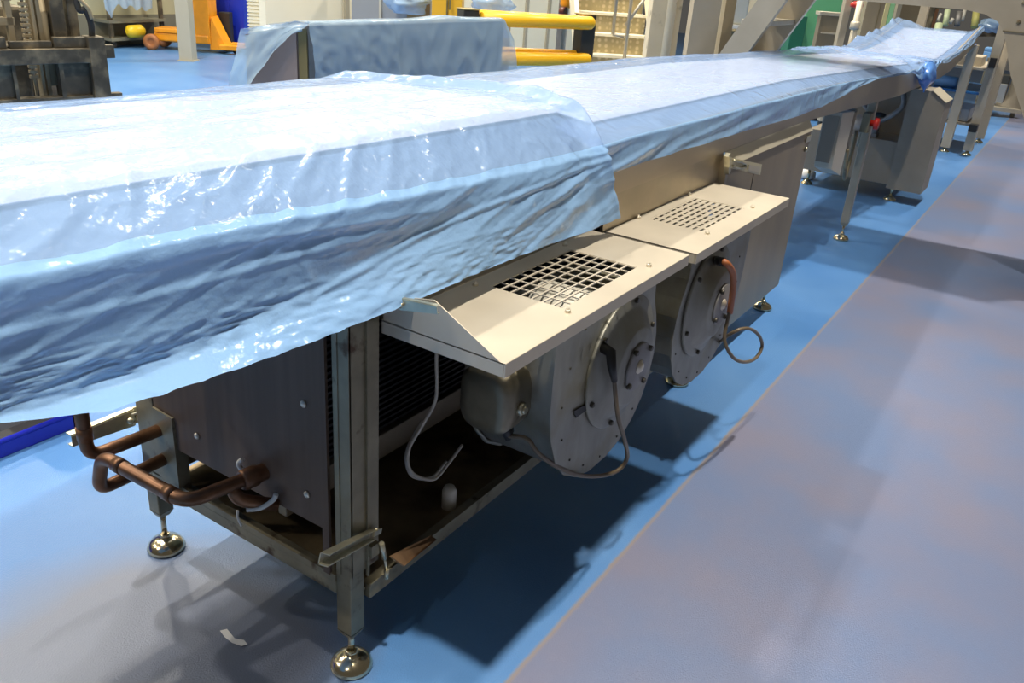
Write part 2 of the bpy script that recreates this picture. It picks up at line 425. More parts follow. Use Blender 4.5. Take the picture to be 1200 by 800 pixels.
fa.build('fascia_panel', STEEL, LINE)
# copper tinted bracket below sill, near corner
bq = [ay(457,651,-.0375), ay(505,627,-.0375), ay(512,632,-.064), ay(474,663,-.064)]
k = MB(); k.prism(bq, (0,.004,-.004))
lab(k.build('drain_bracket', COPPLATE, LINE), 'copper tinted angle bracket under the sill')
# tidy white wire and cap in the cavity
wr = MB(); wr.tube(smooth_path([(.30,.0,.86),(.296,.0,.74),(.30,.0,.62),(.28,.02,.55),(.25,.04,.48),(.25,.03,.42),(.30,.0,.385),(.36,.0,.40),(.42,.0,.43)]), .0045, 8)
lab(wr.build('wire', CABLEW, LINE), 'pale looped wire')
wr = MB(); wr.tube(smooth_path([(.29,.03,.55),(.255,.05,.47),(.262,.04,.40),(.32,.02,.372),(.38,.02,.39)]), .004, 8)
lab(wr.build('wire', CABLEW, LINE), 'pale looped wire')
kc = MB(); kc.lathe((.40,.02,.236), (0,0,1), [(.020,0),(.020,.05),(.014,.065),(0,.068)], 16); lab(kc.build('drain_cap', WHITEP, LINE), 'white plastic drain cap')

# ---- door panel at the right of the fan covers
dp = MB(); dp.box(2.0, 3.14, -.05, -.022, .135, .945, .003)
D = dp.build('cabinet_door', mat('door_steel', (.37,.30,.20), .42, .6, nscale=3, namt=.12, stretch=(2,2,.5), rvar=.05), LINE)
k = MB(); k.prism([(2.0,-.056,.935),(3.14,-.056,.935),(3.14,-.03,.984),(2.0,-.03,.984)], (0,.004,.0)); k.build('door_flange', LGREY, D)
k = MB(); k.box(2.335, 2.342, -.0515, -.048, .14, .85); k.build('door_seam', DBOLT, D)
k = MB(); k.box(3.06, 3.14, -.056, -.05, .885, .915, .002); k.lathe((3.09,-.052,.85), (0,-1,0), [(.012,0),(.012,.008),(.006,.01)], 12); k.build('door_stop', ZINC, D)
k = MB(); k.box(1.975, 2.0, -.055, -.02, .85, .972); k.build('door_jamb', STEEL, LINE)

# ---- toggle latches
def latch(name, o, u, v, w, sc=1., tip=-1, parent=LINE):
    # o: pivot; u: along the lever away from pivot; v: up across; w: outwards
    o = Vector(o); u = Vector(u).normalized(); w = Vector(w).normalized(); v = Vector(v).normalized()
    def P(a, b_, c): return o+(u*a+v*b_+w*c)*sc
    base = MB()
    base.prism([P(-.035,-.016,0),P(.028,-.016,0),P(.028,.016,0),P(-.035,.016,0)], w*.003*sc)
    base.lathe(P(0,.0,.002), w, [(.006*sc,0),(.006*sc,.018*sc),(.003*sc,.021*sc)], 10)
    base.lathe(P(-.022,-.004,.002), w, [(.005*sc,0),(.005*sc,.004*sc)], 8)
    B = base.build(name, ZINC, parent)
    lv = MB()
    lv.prism([P(-.012,.016,.010),P(.105,.010,.020),P(.105,-.010,.020),P(-.012,-.016,.010)], w*.002*sc)
    lv.prism([P(-.012,.016,.010),P(.105,.010,.020),P(.105,.010,.006),P(-.012,.016,-.0)], v*.002*sc)
    lv.prism([P(-.012,-.016,.010),P(.105,-.010,.020),P(.105,-.010,.006),P(-.012,-.016,-.0)], -v*.002*sc)
    lv.build('lever', ZINC, B)
    hk = MB(); hk.tube([P(-.005,.009,.014),P(-.052,.009,.012),P(-.058,.004,.010),P(-.058,-.004,.010),P(-.052,-.009,.012),P(-.005,-.009,.014)], .0028*sc, 8)
    hk.build('hook', ZINC, B)
    return B
# near lower latch on the front post: lever swung out to the left, hook hanging
pv = ay(440, 626, -.045); tp = ay(381, 656, -.10)
up_ = (pv-tp).normalized()
lo = MB()
lo.prism([pv+Vector((-.012,0,-.03)), pv+Vector((.014,0,-.03)), pv+Vector((.014,0,-.062)), pv+Vector((-.012,0,-.062))], (0,.012,0))
LB = lo.build('toggle_latch', FRAME, LINE)
dv = (tp-pv); dn = dv.normalized(); side = dn.cross(Vector((0,0,1))).normalized(); upv = side.cross(dn)
if upv.z < 0: upv = -upv
lv = MB()
def chan(m, p, q, w0, w1, d0, d1):
    for sg in (1,-1):
        a = p+upv*(w0*sg); c = q+upv*(w1*sg)
        m.prism([a, c, c+side*d1, a+side*d0], upv*(.002*sg))
    m.prism([p+upv*w0, q+upv*w1, q-upv*w1, p-upv*w0], -side*.002)
if side.y > 0: side = -side
chan(lv, pv-side*.012, tp-side*.012, .011, .011, .014, .02)
lv.prism([pv+upv*.012-dn*.018, pv+upv*.012+dn*.02, pv-upv*.0+dn*.02, pv+upv*.0-dn*.018], side*.006)
lv.lathe(pv+upv*.011, upv, [(.006,0),(.006,.003),(0,.004)], 10)
lv.build('lever', ZINC, LB)
hk = MB(); a = ay(447,636,-.05); c = ay(450.5,654,-.05); d_ = ay(453,667,-.05); e_ = ay(453,677,-.05)
hk.tube([a, c], .0065, 8); hk.tube([c, d_], .0032, 8); hk.tube([d_, e_], .0062, 8); hk.build('hook', ZINC, LB)
# upper latch of the first fan cover
p_ = ax(476, 352, .05); 
latch('toggle_latch', p_+Vector((-.004,.0,-.004)), (0.2,-1,.10), (-.1,.05,1), (-1,-.2,.0), .75)
# latch on the cabinet door
LQ = [ay(855,184,-.075), ay(893,192.5,-.085), ay(891,205,-.085), ay(854.5,196.5,-.075)]
k = MB(); k.prism(LQ, (0,.018,0)); DL = lab(k.build('door_latch', mat('latch_cream', (.72,.66,.46), .4, .4), LINE), 'pale rectangular toggle latch')
k = MB(); a = ay(852,181,-.06); c = ay(852.5,202,-.06); k.bar(a, c, .022, .02, (0,1,0)); k.build('latch_bracket', ZINC, DL)
k = MB(); k.tube([ay(859,188,-.079), ay(868,189.5,-.082), ay(874,192,-.084), ay(874,196,-.084), ay(868,197,-.082), ay(859,194.5,-.079)], .0045, 8); k.build('latch_loop', ZINC, DL)
k = MB(); k.prism([ay(878,193,-.088), ay(891,195.5,-.088), ay(890,203,-.088), ay(877,199.5,-.088)], (0,.004,0)); k.build('latch_tongue', LGREY, DL)
# latch on the rear leg
latch('toggle_latch', ax(163,487,.0)+Vector((-.03,.02,0)), (-1,.15,.0), (0,.0,1), (0,-1,0), 1.45)

# ---- fan covers
def cover(x0, x1, z, y0, gx0, gx1, gy0, gy1, nx, ny, wire, gusset):
    y1 = -.03; t = .003; c = MB()
    c.box(x0, gx0, y0, y1, z-t, z); c.box(gx1, x1, y0, y1, z-t, z)
    c.box(gx0, gx1, y0, gy0, z-t, z); c.box(gx0, gx1, gy1, y1, z-t, z)
    c.box(x0, x1, y0-.001, y0+t, z-.030, z-.0005)
    c.box(x0, x0+t, y0+.004, y1, z-.030, z-.0005); c.box(x1-t, x1, y0, y1, z-.030, z-.0005)
    c.box(x0+.01, x1-.01, y0+t, y0+.016, z-.030, z-.027)
    if gusset:
        zz = z
        c.prism([(x0,y0+.012,zz),(x0,-.164,zz+.080),(x0,-.12,zz+.072),(x0,-.036,zz+.05),(x0,-.036,zz)], (.0025,0,0))
    C_ = c.build('fan_cover', COVER, LINE)
    g = MB()
    for i in range(nx+1):
        x = gx0+(gx1-gx0)*i/nx
        g.box(x-wire/2, x+wire/2, gy0, gy1, z-.004, z-.0012)
    for j in range(ny+1):
        y = gy0+(gy1-gy0)*j/ny
        g.box(gx0, gx1, y-wire/2, y+wire/2, z-.0036, z-.0008)
    g.build('grille', COVER, C_)
    for (x, y) in ((gx0-.02,gy1+.028),(gx1+.02,gy1+.028),(gx0-.012,gy0-.018),(gx1+.03,gy0-.018)):
        n_ = MB(); n_.hexn((x,y,z), (0,0,1), .0075, .007); n_.tube([(x,y,z),(x,y,z+.011)], .0038, 8); n_.build('nut', BOLT, C_)
    return C_
cover(.07, .95, .908, -.336, .383, .752, -.278, -.082, 9, 7, .0045, True)
cover(1.06, 1.93, .878, -.318, 1.283, 1.655, -.247, -.066, 8, 8, .014, False)

# ---- blowers
PLT = [(.42,.872),(.42,.70),(.423,.62),(.44,.53),(.475,.45),(.53,.385),(.60,.343),(.68,.322),(.78,.322),(.86,.34),(.93,.378),(.98,.43),(1.01,.49),(1.025,.56),(1.02,.63),(1.0,.69),(.97,.75),(.955,.872)]
def blower(cx, cz, mir, plt):
    def X(x): return cx+(x-.78)*mir
    dz = cz-.624
    m = MB()
    poly = [(X(x), -.250, z+dz if z < .8 else z) for x, z in plt]
    m.prism(poly, (0,.006,0))
    inner = []
    for x, z in plt:
        zz = min(z, .80)+dz
        inner.append((X(.74+(x-.74)*.955), -.244, .60+(zz-.60)*.955 if z < .8 else zz))
    m.prism(inner, (0,.26,0))
    # rolled rim at the rear
    rim = [(X(.74+(x-.74)*.985), .0, .60+(z-.60)*.985) for x, z in plt[1:-1]]
    m.tube(rim, .006, 6)
    H = m.build('fan_blower', GALV, LINE)
    d = MB(); d.lathe((cx,-.250,cz), (0,-1,0), [(.190,.001),(.190,.009),(.187,.011),(.163,.013),(.150,.020),(.112,.048),(.104,.051),(0,.051)], 64)
    d.build('inlet_disc', GALV, H)
    h = MB(); h.lathe((cx+.006,-.301,cz), (0,-1,0), [(.069,0),(.069,.006),(.066,.008),(0,.008)], 40); h.build('hub_plate', GALVD, H)
    n_ = MB(); n_.lathe((cx+.006,-.309,cz), (0,-1,0), [(.020,0),(.020,.002),(.014,.003),(.013,.008),(0,.009)], 18); n_.build('hub_nut', BOLT, H)
    for k in range(6):
        a = pi*2*(k/6)+.35; n_ = MB(); n_.hexn((cx+.176*math.cos(a),-.261,cz+.176*math.sin(a)), (0,-1,0), .0075, .010); n_.build('bolt', DBOLT, H)
    for k in range(4):
        a = pi*2*(k/4)+.6; n_ = MB(); n_.hexn((cx+.006+.066*math.cos(a),-.305,cz+.066*math.sin(a)), (0,-1,0), .008, .012); n_.build('bolt', DBOLT, H)
    # small rivets of the side plate
    for k in range(11):
        rv = MB(); a = pi*(.62+k*.125); rr = .262
        rv.lathe((cx-.04*mir+rr*math.cos(a)*mir,-.2505,cz-.02+rr*math.sin(a)), (0,-1,0), [(.0035,0),(.003,.002),(0,.0025)], 8)
        rv.build('rivet', DBOLT, H)
    return H
F1 = blower(.78, .624, 1, PLT)
F2 = blower(1.41, .615, -1, PLT)
im = MB(); im.lathe((.60,-.235,.775), (0,1,0), [(.02,0),(.085,.0),(.09,.01),(.09,.14),(.02,.15)], 32)
im.build('impeller', IMP, F1)
t_ = MB(); q = [ay(672,481,-.252), ay(686,473,-.252), ay(686.5,480,-.252), ay(674,489,-.252)]; t_.prism(q, (0,-.003,0)); t_.build('rating_plate', BLACK, F1)
# terminal box on the near blower
tb = MB(); cx_, cy_, cz_ = .395, -.115, .635
prof = []
for k in range(28):
    a = 2*pi*k/28; s_ = math.sin(a); c_ = math.cos(a)
    prof.append((cx_-.055, cy_+.072*math.copysign(abs(c_)**.55, c_), cz_+.082*math.copysign(abs(s_)**.62, s_)))
def ringx(pts, dx, sc): return [(p[0]+dx, cy_+(p[1]-cy_)*sc, cz_+(p[2]-cz_)*sc) for p in pts]
rows = [ringx(prof,-.012,.55)+[ringx(prof,-.012,.55)[0]], ringx(prof,-.012,.86)+[ringx(prof,-.012,.86)[0]], ringx(prof,0,1)+[prof[0]], ringx(prof,.04,1.02)+[ringx(prof,.04,1.02)[0]], ringx(prof,.044,.99)+[ringx(prof,.044,.99)[0]], ringx(prof,.05,1.02)+[ringx(prof,.05,1.02)[0]], ringx(prof,.10,.98)+[ringx(prof,.10,.98)[0]]]
tb.grid(rows); tb._f([tb._v(p) for p in ringx(prof,-.012,.55)]); tb._f([tb._v(p) for p in ringx(prof,.10,.98)])
TB = tb.build('terminal_box', ALU, F1)
k = MB(); g0 = Vector((cx_-.01, cy_-.07, cz_-.012)); k.hexn(g0, (0,-1,0), .017, .014); k.lathe(g0, (0,-1,0), [(.011,.014),(.009,.02)], 12); k.build('cable_gland', ZINC, F1)
k = MB(); g1 = Vector((cx_+.0, cy_-.03, cz_-.078)); k.lathe(g1, (.2,-.1,-1), [(.018,0),(.018,.02),(.012,.028),(.007,.045)], 12); k.build('cable_gland', BLACK, F1)
# near blower cable
hole = Vector((F1.location.x+.655,-.29,.69))
hole = ay(715, 414, -.285)
c1 = [hole+Vector((0,.02,.005)), hole, ay(718,430,-.30), ay(720,448,-.305), ay(722,470,-.315), ay(725,492,-.322), ay(732,516,-.318), ay(735,536,-.305), ay(724,551,-.29), ay(702,557.5,-.275), ay(676,556,-.26), ay(650,545,-.245), ay(630,530,-.225), ay(617,514,-.20), g1+Vector((.002,-.002,-.03))]
k = MB(); k.tube(smooth_path(c1), .0062, 10); k.build('cable', CABLE, F1)
k = MB(); k.tube(smooth_path([hole+Vector((0,.03,.012)), hole+Vector((0,-.004,.004)), ay(716,428,-.304), ay(719,442,-.306)], 5), [.014]*6+[.013]*5+[.010]*5, 12) if False else k.tube([hole+Vector((0,.03,.012)), hole+Vector((0,-.002,.002)), ay(717,430,-.303), ay(720,446,-.306)], [.015,.0145,.012,.008], 12)
k.build('cable_boot', BLACK, F1)
# far blower conduit, cable and loop
c2 = [ay(843,306,-.30), ay(851,308,-.325), ay(858,318,-.335), ay(859.5,332,-.335), ay(857.5,350,-.33), ay(855.5,366,-.325)]
k = MB(); k.tube(smooth_path(c2), .0105, 12); k.build('conduit', CONDUIT, F2)
k = MB(); k.tube([ay(840,305,-.27), ay(843,306,-.30), ay(848,307,-.318)], .014, 12); k.build('cable_gland', BLACK, F2)
c3 = [ay(856,362,-.326), ay(852,378,-.325), ay(849,396,-.33), ay(853,410,-.345), ay(862,421,-.36), ay(874,424,-.37), ay(886,419,-.375), ay(893,406,-.375), ay(890,394,-.37), ay(881,386,-.36), ay(870,385,-.345), ay(858,390,-.32), ay(848,397,-.28), ay(838,408,-.20)]
k = MB(); k.tube(smooth_path(c3), .0062, 10); k.build('cable', CABLE, F2)

# ---- copper pipes at the free end
def pipe(pts, r, bend=.04, name='copper_pipe'):
    m = MB(); m.tube(elbow(pts, bend), r, 16); return m
k = MB()
k.prism([(-.03,.568,.255),(-.03,.568,.495),(-.03,.646,.500),(-.03,.646,.262)], (-.006,0,0))
k.prism([(-.03,.568,.255),(-.03,.568,.495),(.0,.568,.495),(.0,.568,.255)], (0,.004,0)); k.build('pipe_bracket', FRAME, LINE)
PA = pipe([(-.205,.665,1.0),(-.205,.665,.425),(.02,.62,.44)], .0165).build('copper_pipe', COPPER, LINE)
k = MB(); k.lathe((-.205,.665,.475), (0,0,1), [(.0185,0),(.0185,.035)], 18); k.build('pipe_collar', COPPER, PA)
PB = pipe([(.02,.625,.352),(-.215,.625,.352),(-.215,.585,.468),(-.215,.275,.475),(-.06,.25,.472),(.06,.235,.475)], .0165).build('copper_pipe', COPPER, LINE)
for c, a_ in (((-.215,.53,.469),(0,-1,0)),((-.215,.345,.4735),(0,-1,0))):
    k = MB(); k.lathe(c, a_, [(.0182,0),(.0182,.03)], 18); k.build('pipe_collar', COPPER, PB)
k = MB(); k.lathe((-.085,.254,.472), (1,-.16,0), [(.022,0),(.025,.006),(.025,.035),(.021,.045),(.021,.085),(.025,.09),(.025,.12)], 22); k.build('pipe_coupling', COPPER, PB)
k = MB(); k.tube(elbow([(-.11,.258,.468),(-.10,.25,.43),(-.03,.20,.40)], .02), .0155, 14); k.build('pipe_stub', COPPER, PB)
k = MB(); k.tube(smooth_path([(-.09,.235,.405),(-.07,.21,.41),(-.05,.19,.43),(-.045,.185,.445)]), .006, 8); k.tube(smooth_path([(-.10,.255,.40),(-.105,.25,.385),(-.10,.245,.36)]), .003, 6)
k.build('cable_tie', WHITEP, PB)
k = MB(); k.tube(smooth_path([(-.04,.30,.49),(-.045,.31,.475),(-.04,.305,.455),(-.04,.31,.44)]), .006, 8); k.build('cable_tie', WHITEP, PB)

# ---- control box and bits hung under the rail
k = MB(); k.prism([(3.86,-.02,.94),(4.16,-.02,.92),(4.16,-.02,.545),(3.9,-.02,.62)], (0,.10,0)); 
CBX = k.build('control_box', LGREY, LINE)
k = MB(); k.box(3.858, 3.862, -.01, .07, .66, .92); k.build('box_side', GREY, CBX)
k = MB(); k.box(4.22,4.34,.0,.08,.66,.90,.004); k.box(4.36,4.44,.02,.08,.72,.90,.004); k.tube(smooth_path([(4.3,.0,.68),(4.32,-.01,.55),(4.42,.0,.48),(4.55,.02,.56),(4.6,.03,.75)]), .012, 8); k.build('valve_block', FRAME, LINE)
k = MB(); k.lathe((4.66,-.03,.80), (0,-1,0), [(.02,0),(.02,.02),(.036,.024),(.036,.045),(.028,.05),(0,.052)], 18);
lab(k.build('stop_button', RED, LINE), 'red stop button by the leg')
k = MB(); k.box(4.62,4.71,-.03,.02,.74,.86,.003); k.build('button_bracket', FRAME, LINE)
k = MB(); k.tube([(5.2,.1,.92),(4.86,.05,.62)], .014, 8); k.build('brace', STEEL, LINE)

# ================================================================== PLASTIC SHEETS
def sheet1():
    b = MB(); NU, NV = 420, 210; rows = []
    back = [(.80,.93),(.80,1.10),(.775,1.20),(.72,1.252)]
    for j in range(NV+1):
        v = j/NV
        row = []
        for i in range(NU+1):
            u = i/NU
            # profile at nominal X
            # end boundary depends on v
            # v: 0 back hem .. .18 back edge .. .55 break1 .. .72 break2 .. 1 hem
            yk = interp(v, [(0,.80),(.10,.80),(.15,.775),(.19,.72),(.55,.075),(.72,-.062),(1,-.075)])
            xend = interp(-yk, [(-.8,.66),(-.72,.80),(-.47,.98),(-.3,1.055),(-.15,1.03),(-.06,1.0),(.03,.955),(.05,.935),(.08,.965)])
            if v > .72: xend = interp(v, [(.72,.935),(.85,.955),(1,.985)])
            x = -1.65+(xend+1.65)*u
            zb1 = interp(x, [(-.6,1.262),(0,1.250),(.6,1.249),(.95,1.235)])
            zb2 = interp(x, [(-.65,1.198),(-.25,1.184),(.05,1.164),(.5,1.145),(.95,1.138)])
            zh = interp(x, [(-.9,1.045),(-.69,1.021),(-.5,.998),(-.28,.984),(0,.975),(.36,.970),(.7,.955),(1,.953)])
            y, z = yk, 0
            if v < .19: z = interp(v, [(0,.95),(.10,1.12),(.15,1.215),(.19,zb1+.004)])
            elif v < .55:
                t = (v-.19)/.36; z = zb1+.004*math.sin(pi*t)
            elif v < .72:
                t = (v-.55)/.17
                z = zb1+(zb2-zb1)*(t**1.15) ; y = .075-.137*t
            else:
                t = (v-.72)/.28
                z = zb2+(zh-zb2)*t
                # upper part tucks under the lip, hem band flares out past a crease
                tc = interp(x, [(-.7,1.0),(-.5,.95),(-.28,.8),(-.06,.65),(.15,.45),(.4,.28),(.7,.16),(.95,.08)])
                yc = .010*min(1, tc/.5)
                if t < tc: y = -.062+yc*(t/tc)**.8
                else: y = -.062+yc-(yc+interp(x, [(0,.045),(.5,.030)]))*(t-tc)/max(.03, 1-tc)
                if abs(t-tc) < .05: y -= .006*(1-abs(t-tc)/.05)
            # ---- wrinkles
            dx = dy = dz = 0
            top = sstep(.16, .22, v)*(1-sstep(.50, .58, v))
            side = sstep(.52, .60, v)
            # long shallow creases along the top
            w = ns(x*.8+y*.5, y*7, 1.3); dz += top*(.003*abs(w)+.010*max(0, 1-abs(ns(x*.7+y*1.8, y*6, 5.1))*3.4)+.004*max(0, 1-abs(ns(x*1.6-y*1.2, y*13, 8.1))*3))
            # short pleats over the front lip
            near = 1-sstep(.35, .75, x)
            tl_ = (v-.55)/.17
            rr = 1-abs(ns(x*9+tl_*1.6, tl_*.9-x*1.2, 9.2))*2.6
            band = sstep(.47, .57, v)*(1-sstep(.68, .76, v))
            dz += .0065*(.35+.65*near)*band*max(0, rr)
            rr = 1-abs(ns(x*21+tl_*4, tl_*1.8, 17.2))*2.4
            dz += .0035*band*max(0, rr)*(.4+.6*ns(x*1.9, 3, 1))
            # smooth lengthwise streaks of the tucked-in part
            ts = (v-.72)/.28; tuck = sstep(.70, .76, v)
            lw = 1-sstep(.15, .6, x)
            rr = 1-abs(ns(x*.9, ts*5, 3.4))*2.4
            dy -= .004*max(0, rr)*tuck*(.35+.65*lw)
            # long diagonal folds falling to the left
            sd = x+.62*ts
            rr = 1-abs(ns(sd*4.6, ts*.9+x*.2, 12.4))*2.8
            dy -= .009*max(0, rr)*tuck*sstep(.05, .45, x)
            rr = 1-abs(ns(sd*12, ts*1.3, 22.4))*2.6
            dy -= .0018*max(0, rr)*tuck
            # vertical gathers near the end
            e = sstep(.82, .98, u)*side
            rr = 1-abs(ns(x*19-v*3.5, v*1.6, 21))*2.4
            dy -= .005*max(0, rr)*e
            # soft billow
            dy -= tuck*.005*(1+ns(x*1.6, v*3.1, 33))
            # crinkled hem band
            hb = sstep(.86, .93, v)*(1-sstep(.35, .75, x))
            rr = 1-abs(ns(x*14+v*26, v*60, 40))*2.2
            dy -= .0035*max(0, rr)*hb
            dz += .0008*ns(x*40, v*90, 11)*hb
            # raised rolled lip at the sheet's end
            lip = sstep(.955, .99, u)
            dz += lip*.018*(1-side*.6)*(1+.6*ns(y*9, 3)); dy -= lip*side*.014
            dr_ = sstep(.988, 1, u); dz -= dr_*.05*(1-side); dy += dr_*side*.02
            dz += .0008*ns(x*30, y*30+z*22, 2)
            row.append((x+dx, y+dy, z+dz))
        rows.append(row)
    b.grid(rows, split=int(NV*.70))
    return b
PS1 = sheet1().build('plastic_sheet', [FILM, FILMS])
tag(PS1, 'large wrinkled blue plastic sheet over the near end of the conveyor', 'plastic sheet')
def sheet2():
    b = MB(); NU, NV = 260, 90; rows = []
    x0, x1 = .86, 9.25
    for j in range(NV+1):
        v = j/NV; row = []
        for i in range(NU+1):
            u = i/NU; u = u**1.15; x = x0+(x1-x0)*u
            zt = interp(x, ZT)+.006; zr = interp(x, ZB)+.155
            if x < 1.1: zt = 1.184
            hem = interp(x, [(.9,1.068),(1.3,1.068),(1.9,1.060),(2.8,1.040),(3.2,1.045),(3.6,1.062),(4.0,1.085),(4.4,1.092),(5.2,1.062),(5.5,1.05),(5.7,.98),(6.0,.93),(6.2,1.02),(6.6,1.05),(7.2,1.03),(8.5,1.12),(9.3,1.25)])
            z2 = min(zr+.012, interp(x, [(1,1.154),(2.35,1.14),(3.6,1.122),(4.4,1.10),(5.4,1.066),(9.3,1.29)]))
            if x > 5.4: z2 = zr+.012
            hem = min(hem, z2-.004)
            if v < .12: y = .79; z = zt-.18*(1-v/.12)
            elif v < .2: y = .79-(v-.12)/.08*.07; z = zt+.012
            elif v < .6:
                t = (v-.2)/.4; y = .72-.645*t; z = zt+.008
                # step of the fold that runs along the back of the top
                z += .012*(1-sstep(.50, .56, y*-1+1.08)) if x > .9 else 0
            elif v < .8:
                t = (v-.6)/.2; y = .075-.121*t; z = zt+.008+(z2-zt-.008)*t
            else:
                t = (v-.8)/.2; y = -.046-.004*t; z = z2+(hem-z2)*t
            side = sstep(.58, .66, v)
            w = 1-abs(ns(x*1.0+v*3, v*9, 3))*2.4
            dz = .006*max(0, w)*(1-side)+.004*ns(x*3, v*10, 4)
            rr = 1-abs(ns(x*2.2+v*5, v*5, 8))*2.4
            dy = -side*(.008*max(0, rr)+.006*(1+ns(x*5, v*4, 15)))
            # bunching towards the discharge end
            be = sstep(5.2, 5.8, x)*(1-sstep(6.4, 7.2, x))
            dz += be*.03*max(0, 1-abs(ns(x*6, v*7, 18))*2); dy -= be*side*.03
            bb = sstep(6.8, 7.6, x)*(1-sstep(.10, .34, v))
            dz += bb*(.07+.09*max(0, ns(x*4.2, v*8, 23)))
            row.append((x, y+dy, z+dz))
        rows.append(row)
    b.grid(rows, split=int(NV*.79))
    return b
PS2 = sheet2().build('plastic_sheet', [FILMF, FILMS])
tag(PS2, 'long blue plastic sheet over the far part of the conveyor, tucked under the near sheet', 'plastic sheet')
bn = MB(); c0 = Vector((6.05,-.055,.985)); rows = []
for i in range(25):
    t = i/24; row = []
    for k in range(25):
        a = 2*pi*k/24
        r = .10*math.sin(pi*min(1, .12+t*.95))+.01
        r *= 1+.28*ns(math.cos(a)*2.2, math.sin(a)*2.2, t*4)
        row.append(c0+Vector((r*1.7*math.cos(a), -.02+r*.55*math.sin(a)-.02*t, .12-.22*t)))
    rows.append(row)
bn.grid(rows); tag(bn.build('plastic_bundle', FILMD), 'dark blue bunched plastic tied against the far rail of the conveyor', 'plastic bundle')
bn = MB(); rows = []
p0 = ay(1087, 96, -.06)

# ================================================================== DRIVE CABINET under the far conveyor
DC = thing('drive_cabinet', (6.7,.2,0), 'grey steel drive cabinet under the far conveyor, with chamfered front column', 'cabinet')
k = MB(); k.box(6.22, 7.05, -.04, .72, .13, .47, .004); k.build('lower_housing', GREY, DC)
k = MB(); k.box(6.22, 7.05, -.04, .70, .47, .475); k.build('ledge', GREY, DC) if False else None
k = MB(); k.box(6.6, 7.05, .0, .72, .47, .86, .004); k.build('upper_housing', GREY, DC)
k = MB(); k.prism([(6.20,-.245,.105),(6.20,-.245,.81),(6.20,-.13,.885),(6.20,.02,.885),(6.20,.02,.105)], (.34,0,0)); k.build('front_column', GREY, DC)
k = MB(); k.prism([(6.195,-.25,.813),(6.545,-.25,.813),(6.545,-.13,.891),(6.195,-.13,.891)], (0,0,.003)); k.build('sloped_lid', LGREY, DC)
k = MB(); k.lathe((6.32,.20,.55), (0,1,0), [(.03,0),(.07,.01),(.075,.03),(.075,.18),(.06,.2)], 20); k.box(6.26,6.38,.2,.4,.47,.5); k.build('gear_motor', BLUED if False else GALVD, DC)
k = MB(); k.lathe((6.30,.22,.635), (0,0,1), [(.05,0),(.05,.02),(.02,.03)], 14); k.build('motor_cap', BLACK, DC)
k = MB(); k.tube(smooth_path([(6.3,.1,.88),(6.28,.06,.75),(6.27,.12,.66),(6.3,.2,.60)]), .02, 8); k.tube(smooth_path([(6.3,.42,.9),(6.28,.36,.72),(6.3,.25,.62)]), .015, 8); k.build('hose', GALVD, DC)
for (x, y) in ((6.276,-.02),(6.98,-.02),(6.276,.66),(6.98,.66)):
    k = MB(); k.lathe((x,y,0), (0,0,1), [(.05,0),(.05,.01),(.02,.035),(.012,.04)], 18); k.tube([(x,y,.03),(x,y,.135)], .012, 8); k.build('levelling_foot', CHROME, DC)
k = MB()
p0 = az(945, 209, .0)
k.lathe((p0.x,p0.y,.0), (0,0,1), [(.05,0),(.075,.02),(.07,.06),(.03,.085),(0,.09)], 14)
tag(k.build('cloth_bundle', PAPER), 'small white cloth bundle on the floor beside the cabinet door', 'cloth')
k = MB(); q = [az(258,739,.002), az(266,737,.002), az(275,748,.002), az(286,750,.002), az(290,755,.002), az(283,757,.002), az(272,753,.002), az(263,746,.002)]
k.prism(q, (0,0,.0012)); tag(k.build('paper_scrap', PAPER), 'small white paper scrap lying in the shadow between the two near feet', 'paper')

# ================================================================== BLUE TOTE left under the line
tx1 = .26; TT = thing('storage_tote', (-.3,1.75,0), 'deep blue open-front plastic tote on the floor behind the free end', 'tote')
k = MB(); k.box(-.95, tx1, 1.50, 1.515, 0, .055, .004); k.tube([(-.95,1.505,.057),(tx1,1.505,.057)], .009, 8)
k.box(-.95, tx1, 2.02, 2.035, 0, .36); k.box(-.95, tx1, 1.51, 2.03, 0, .012)
k.prism([(tx1-.06,1.50,0),(tx1-.06,1.50,.30),(tx1-.06,1.60,.36),(tx1-.06,2.03,.36),(tx1-.06,2.03,0)], (.015,0,0)); k.box(tx1-.06, tx1, 1.50, 1.515, 0, .30)
k.prism([(-.95,1.50,.0),(-.95,1.50,.055),(-.95,1.62,.36),(-.95,2.03,.36),(-.95,2.03,0)], (.012,0,0))
k.build('tote_shell', TOTE, TT)
k = MB(); k.box(-.9, tx1-.08, 1.56, 2.0, .014, .03, .003); k.build('dark_floor', BLACK, TT)  # black sheet over the tote floor, dark inside the rim

# ================================================================== CROSSOVER BRIDGE
BR = thing('crossover_bridge', (4.92,.15,0), 'beige steel crossover bridge spanning the far conveyor, with sloping ladder stringers', 'bridge')
def plate_yz(X, pts, t): m = MB(); m.prism([(X, y, z) for y, z in pts], (t,0,0)); return m
for X in (4.6, 5.25):
    up_in = []
    k = plate_yz(X, [(.92,1.72),(.92,1.50),(-.40,1.50),(-.50,1.487),(-.575,1.455),(-.62,1.41),(-.72,1.18),(-1.42,0),(-1.72,0),(-.95,1.30),(-.86,1.72)], .05)
    k.build('side_frame', BEIGE, BR)
    k = MB(); k.box(X-.006, X+.056, -.95, -.615, 1.405, 1.412)
    for (y, z) in ((-.68,1.46),(-.80,1.46),(-.68,1.56),(-.80,1.56)): k.lathe((X-.001,y,z), (-1,0,0), [(.011,0),(.011,.006),(.004,.008)], 10)
    k.build('bolted_joint', FRAME, BR)
    k = plate_yz(X, [(.615,1.50),(.79,1.50),(1.62,0),(1.44,0)], .05); k.build('stringer', BEIGE, BR)
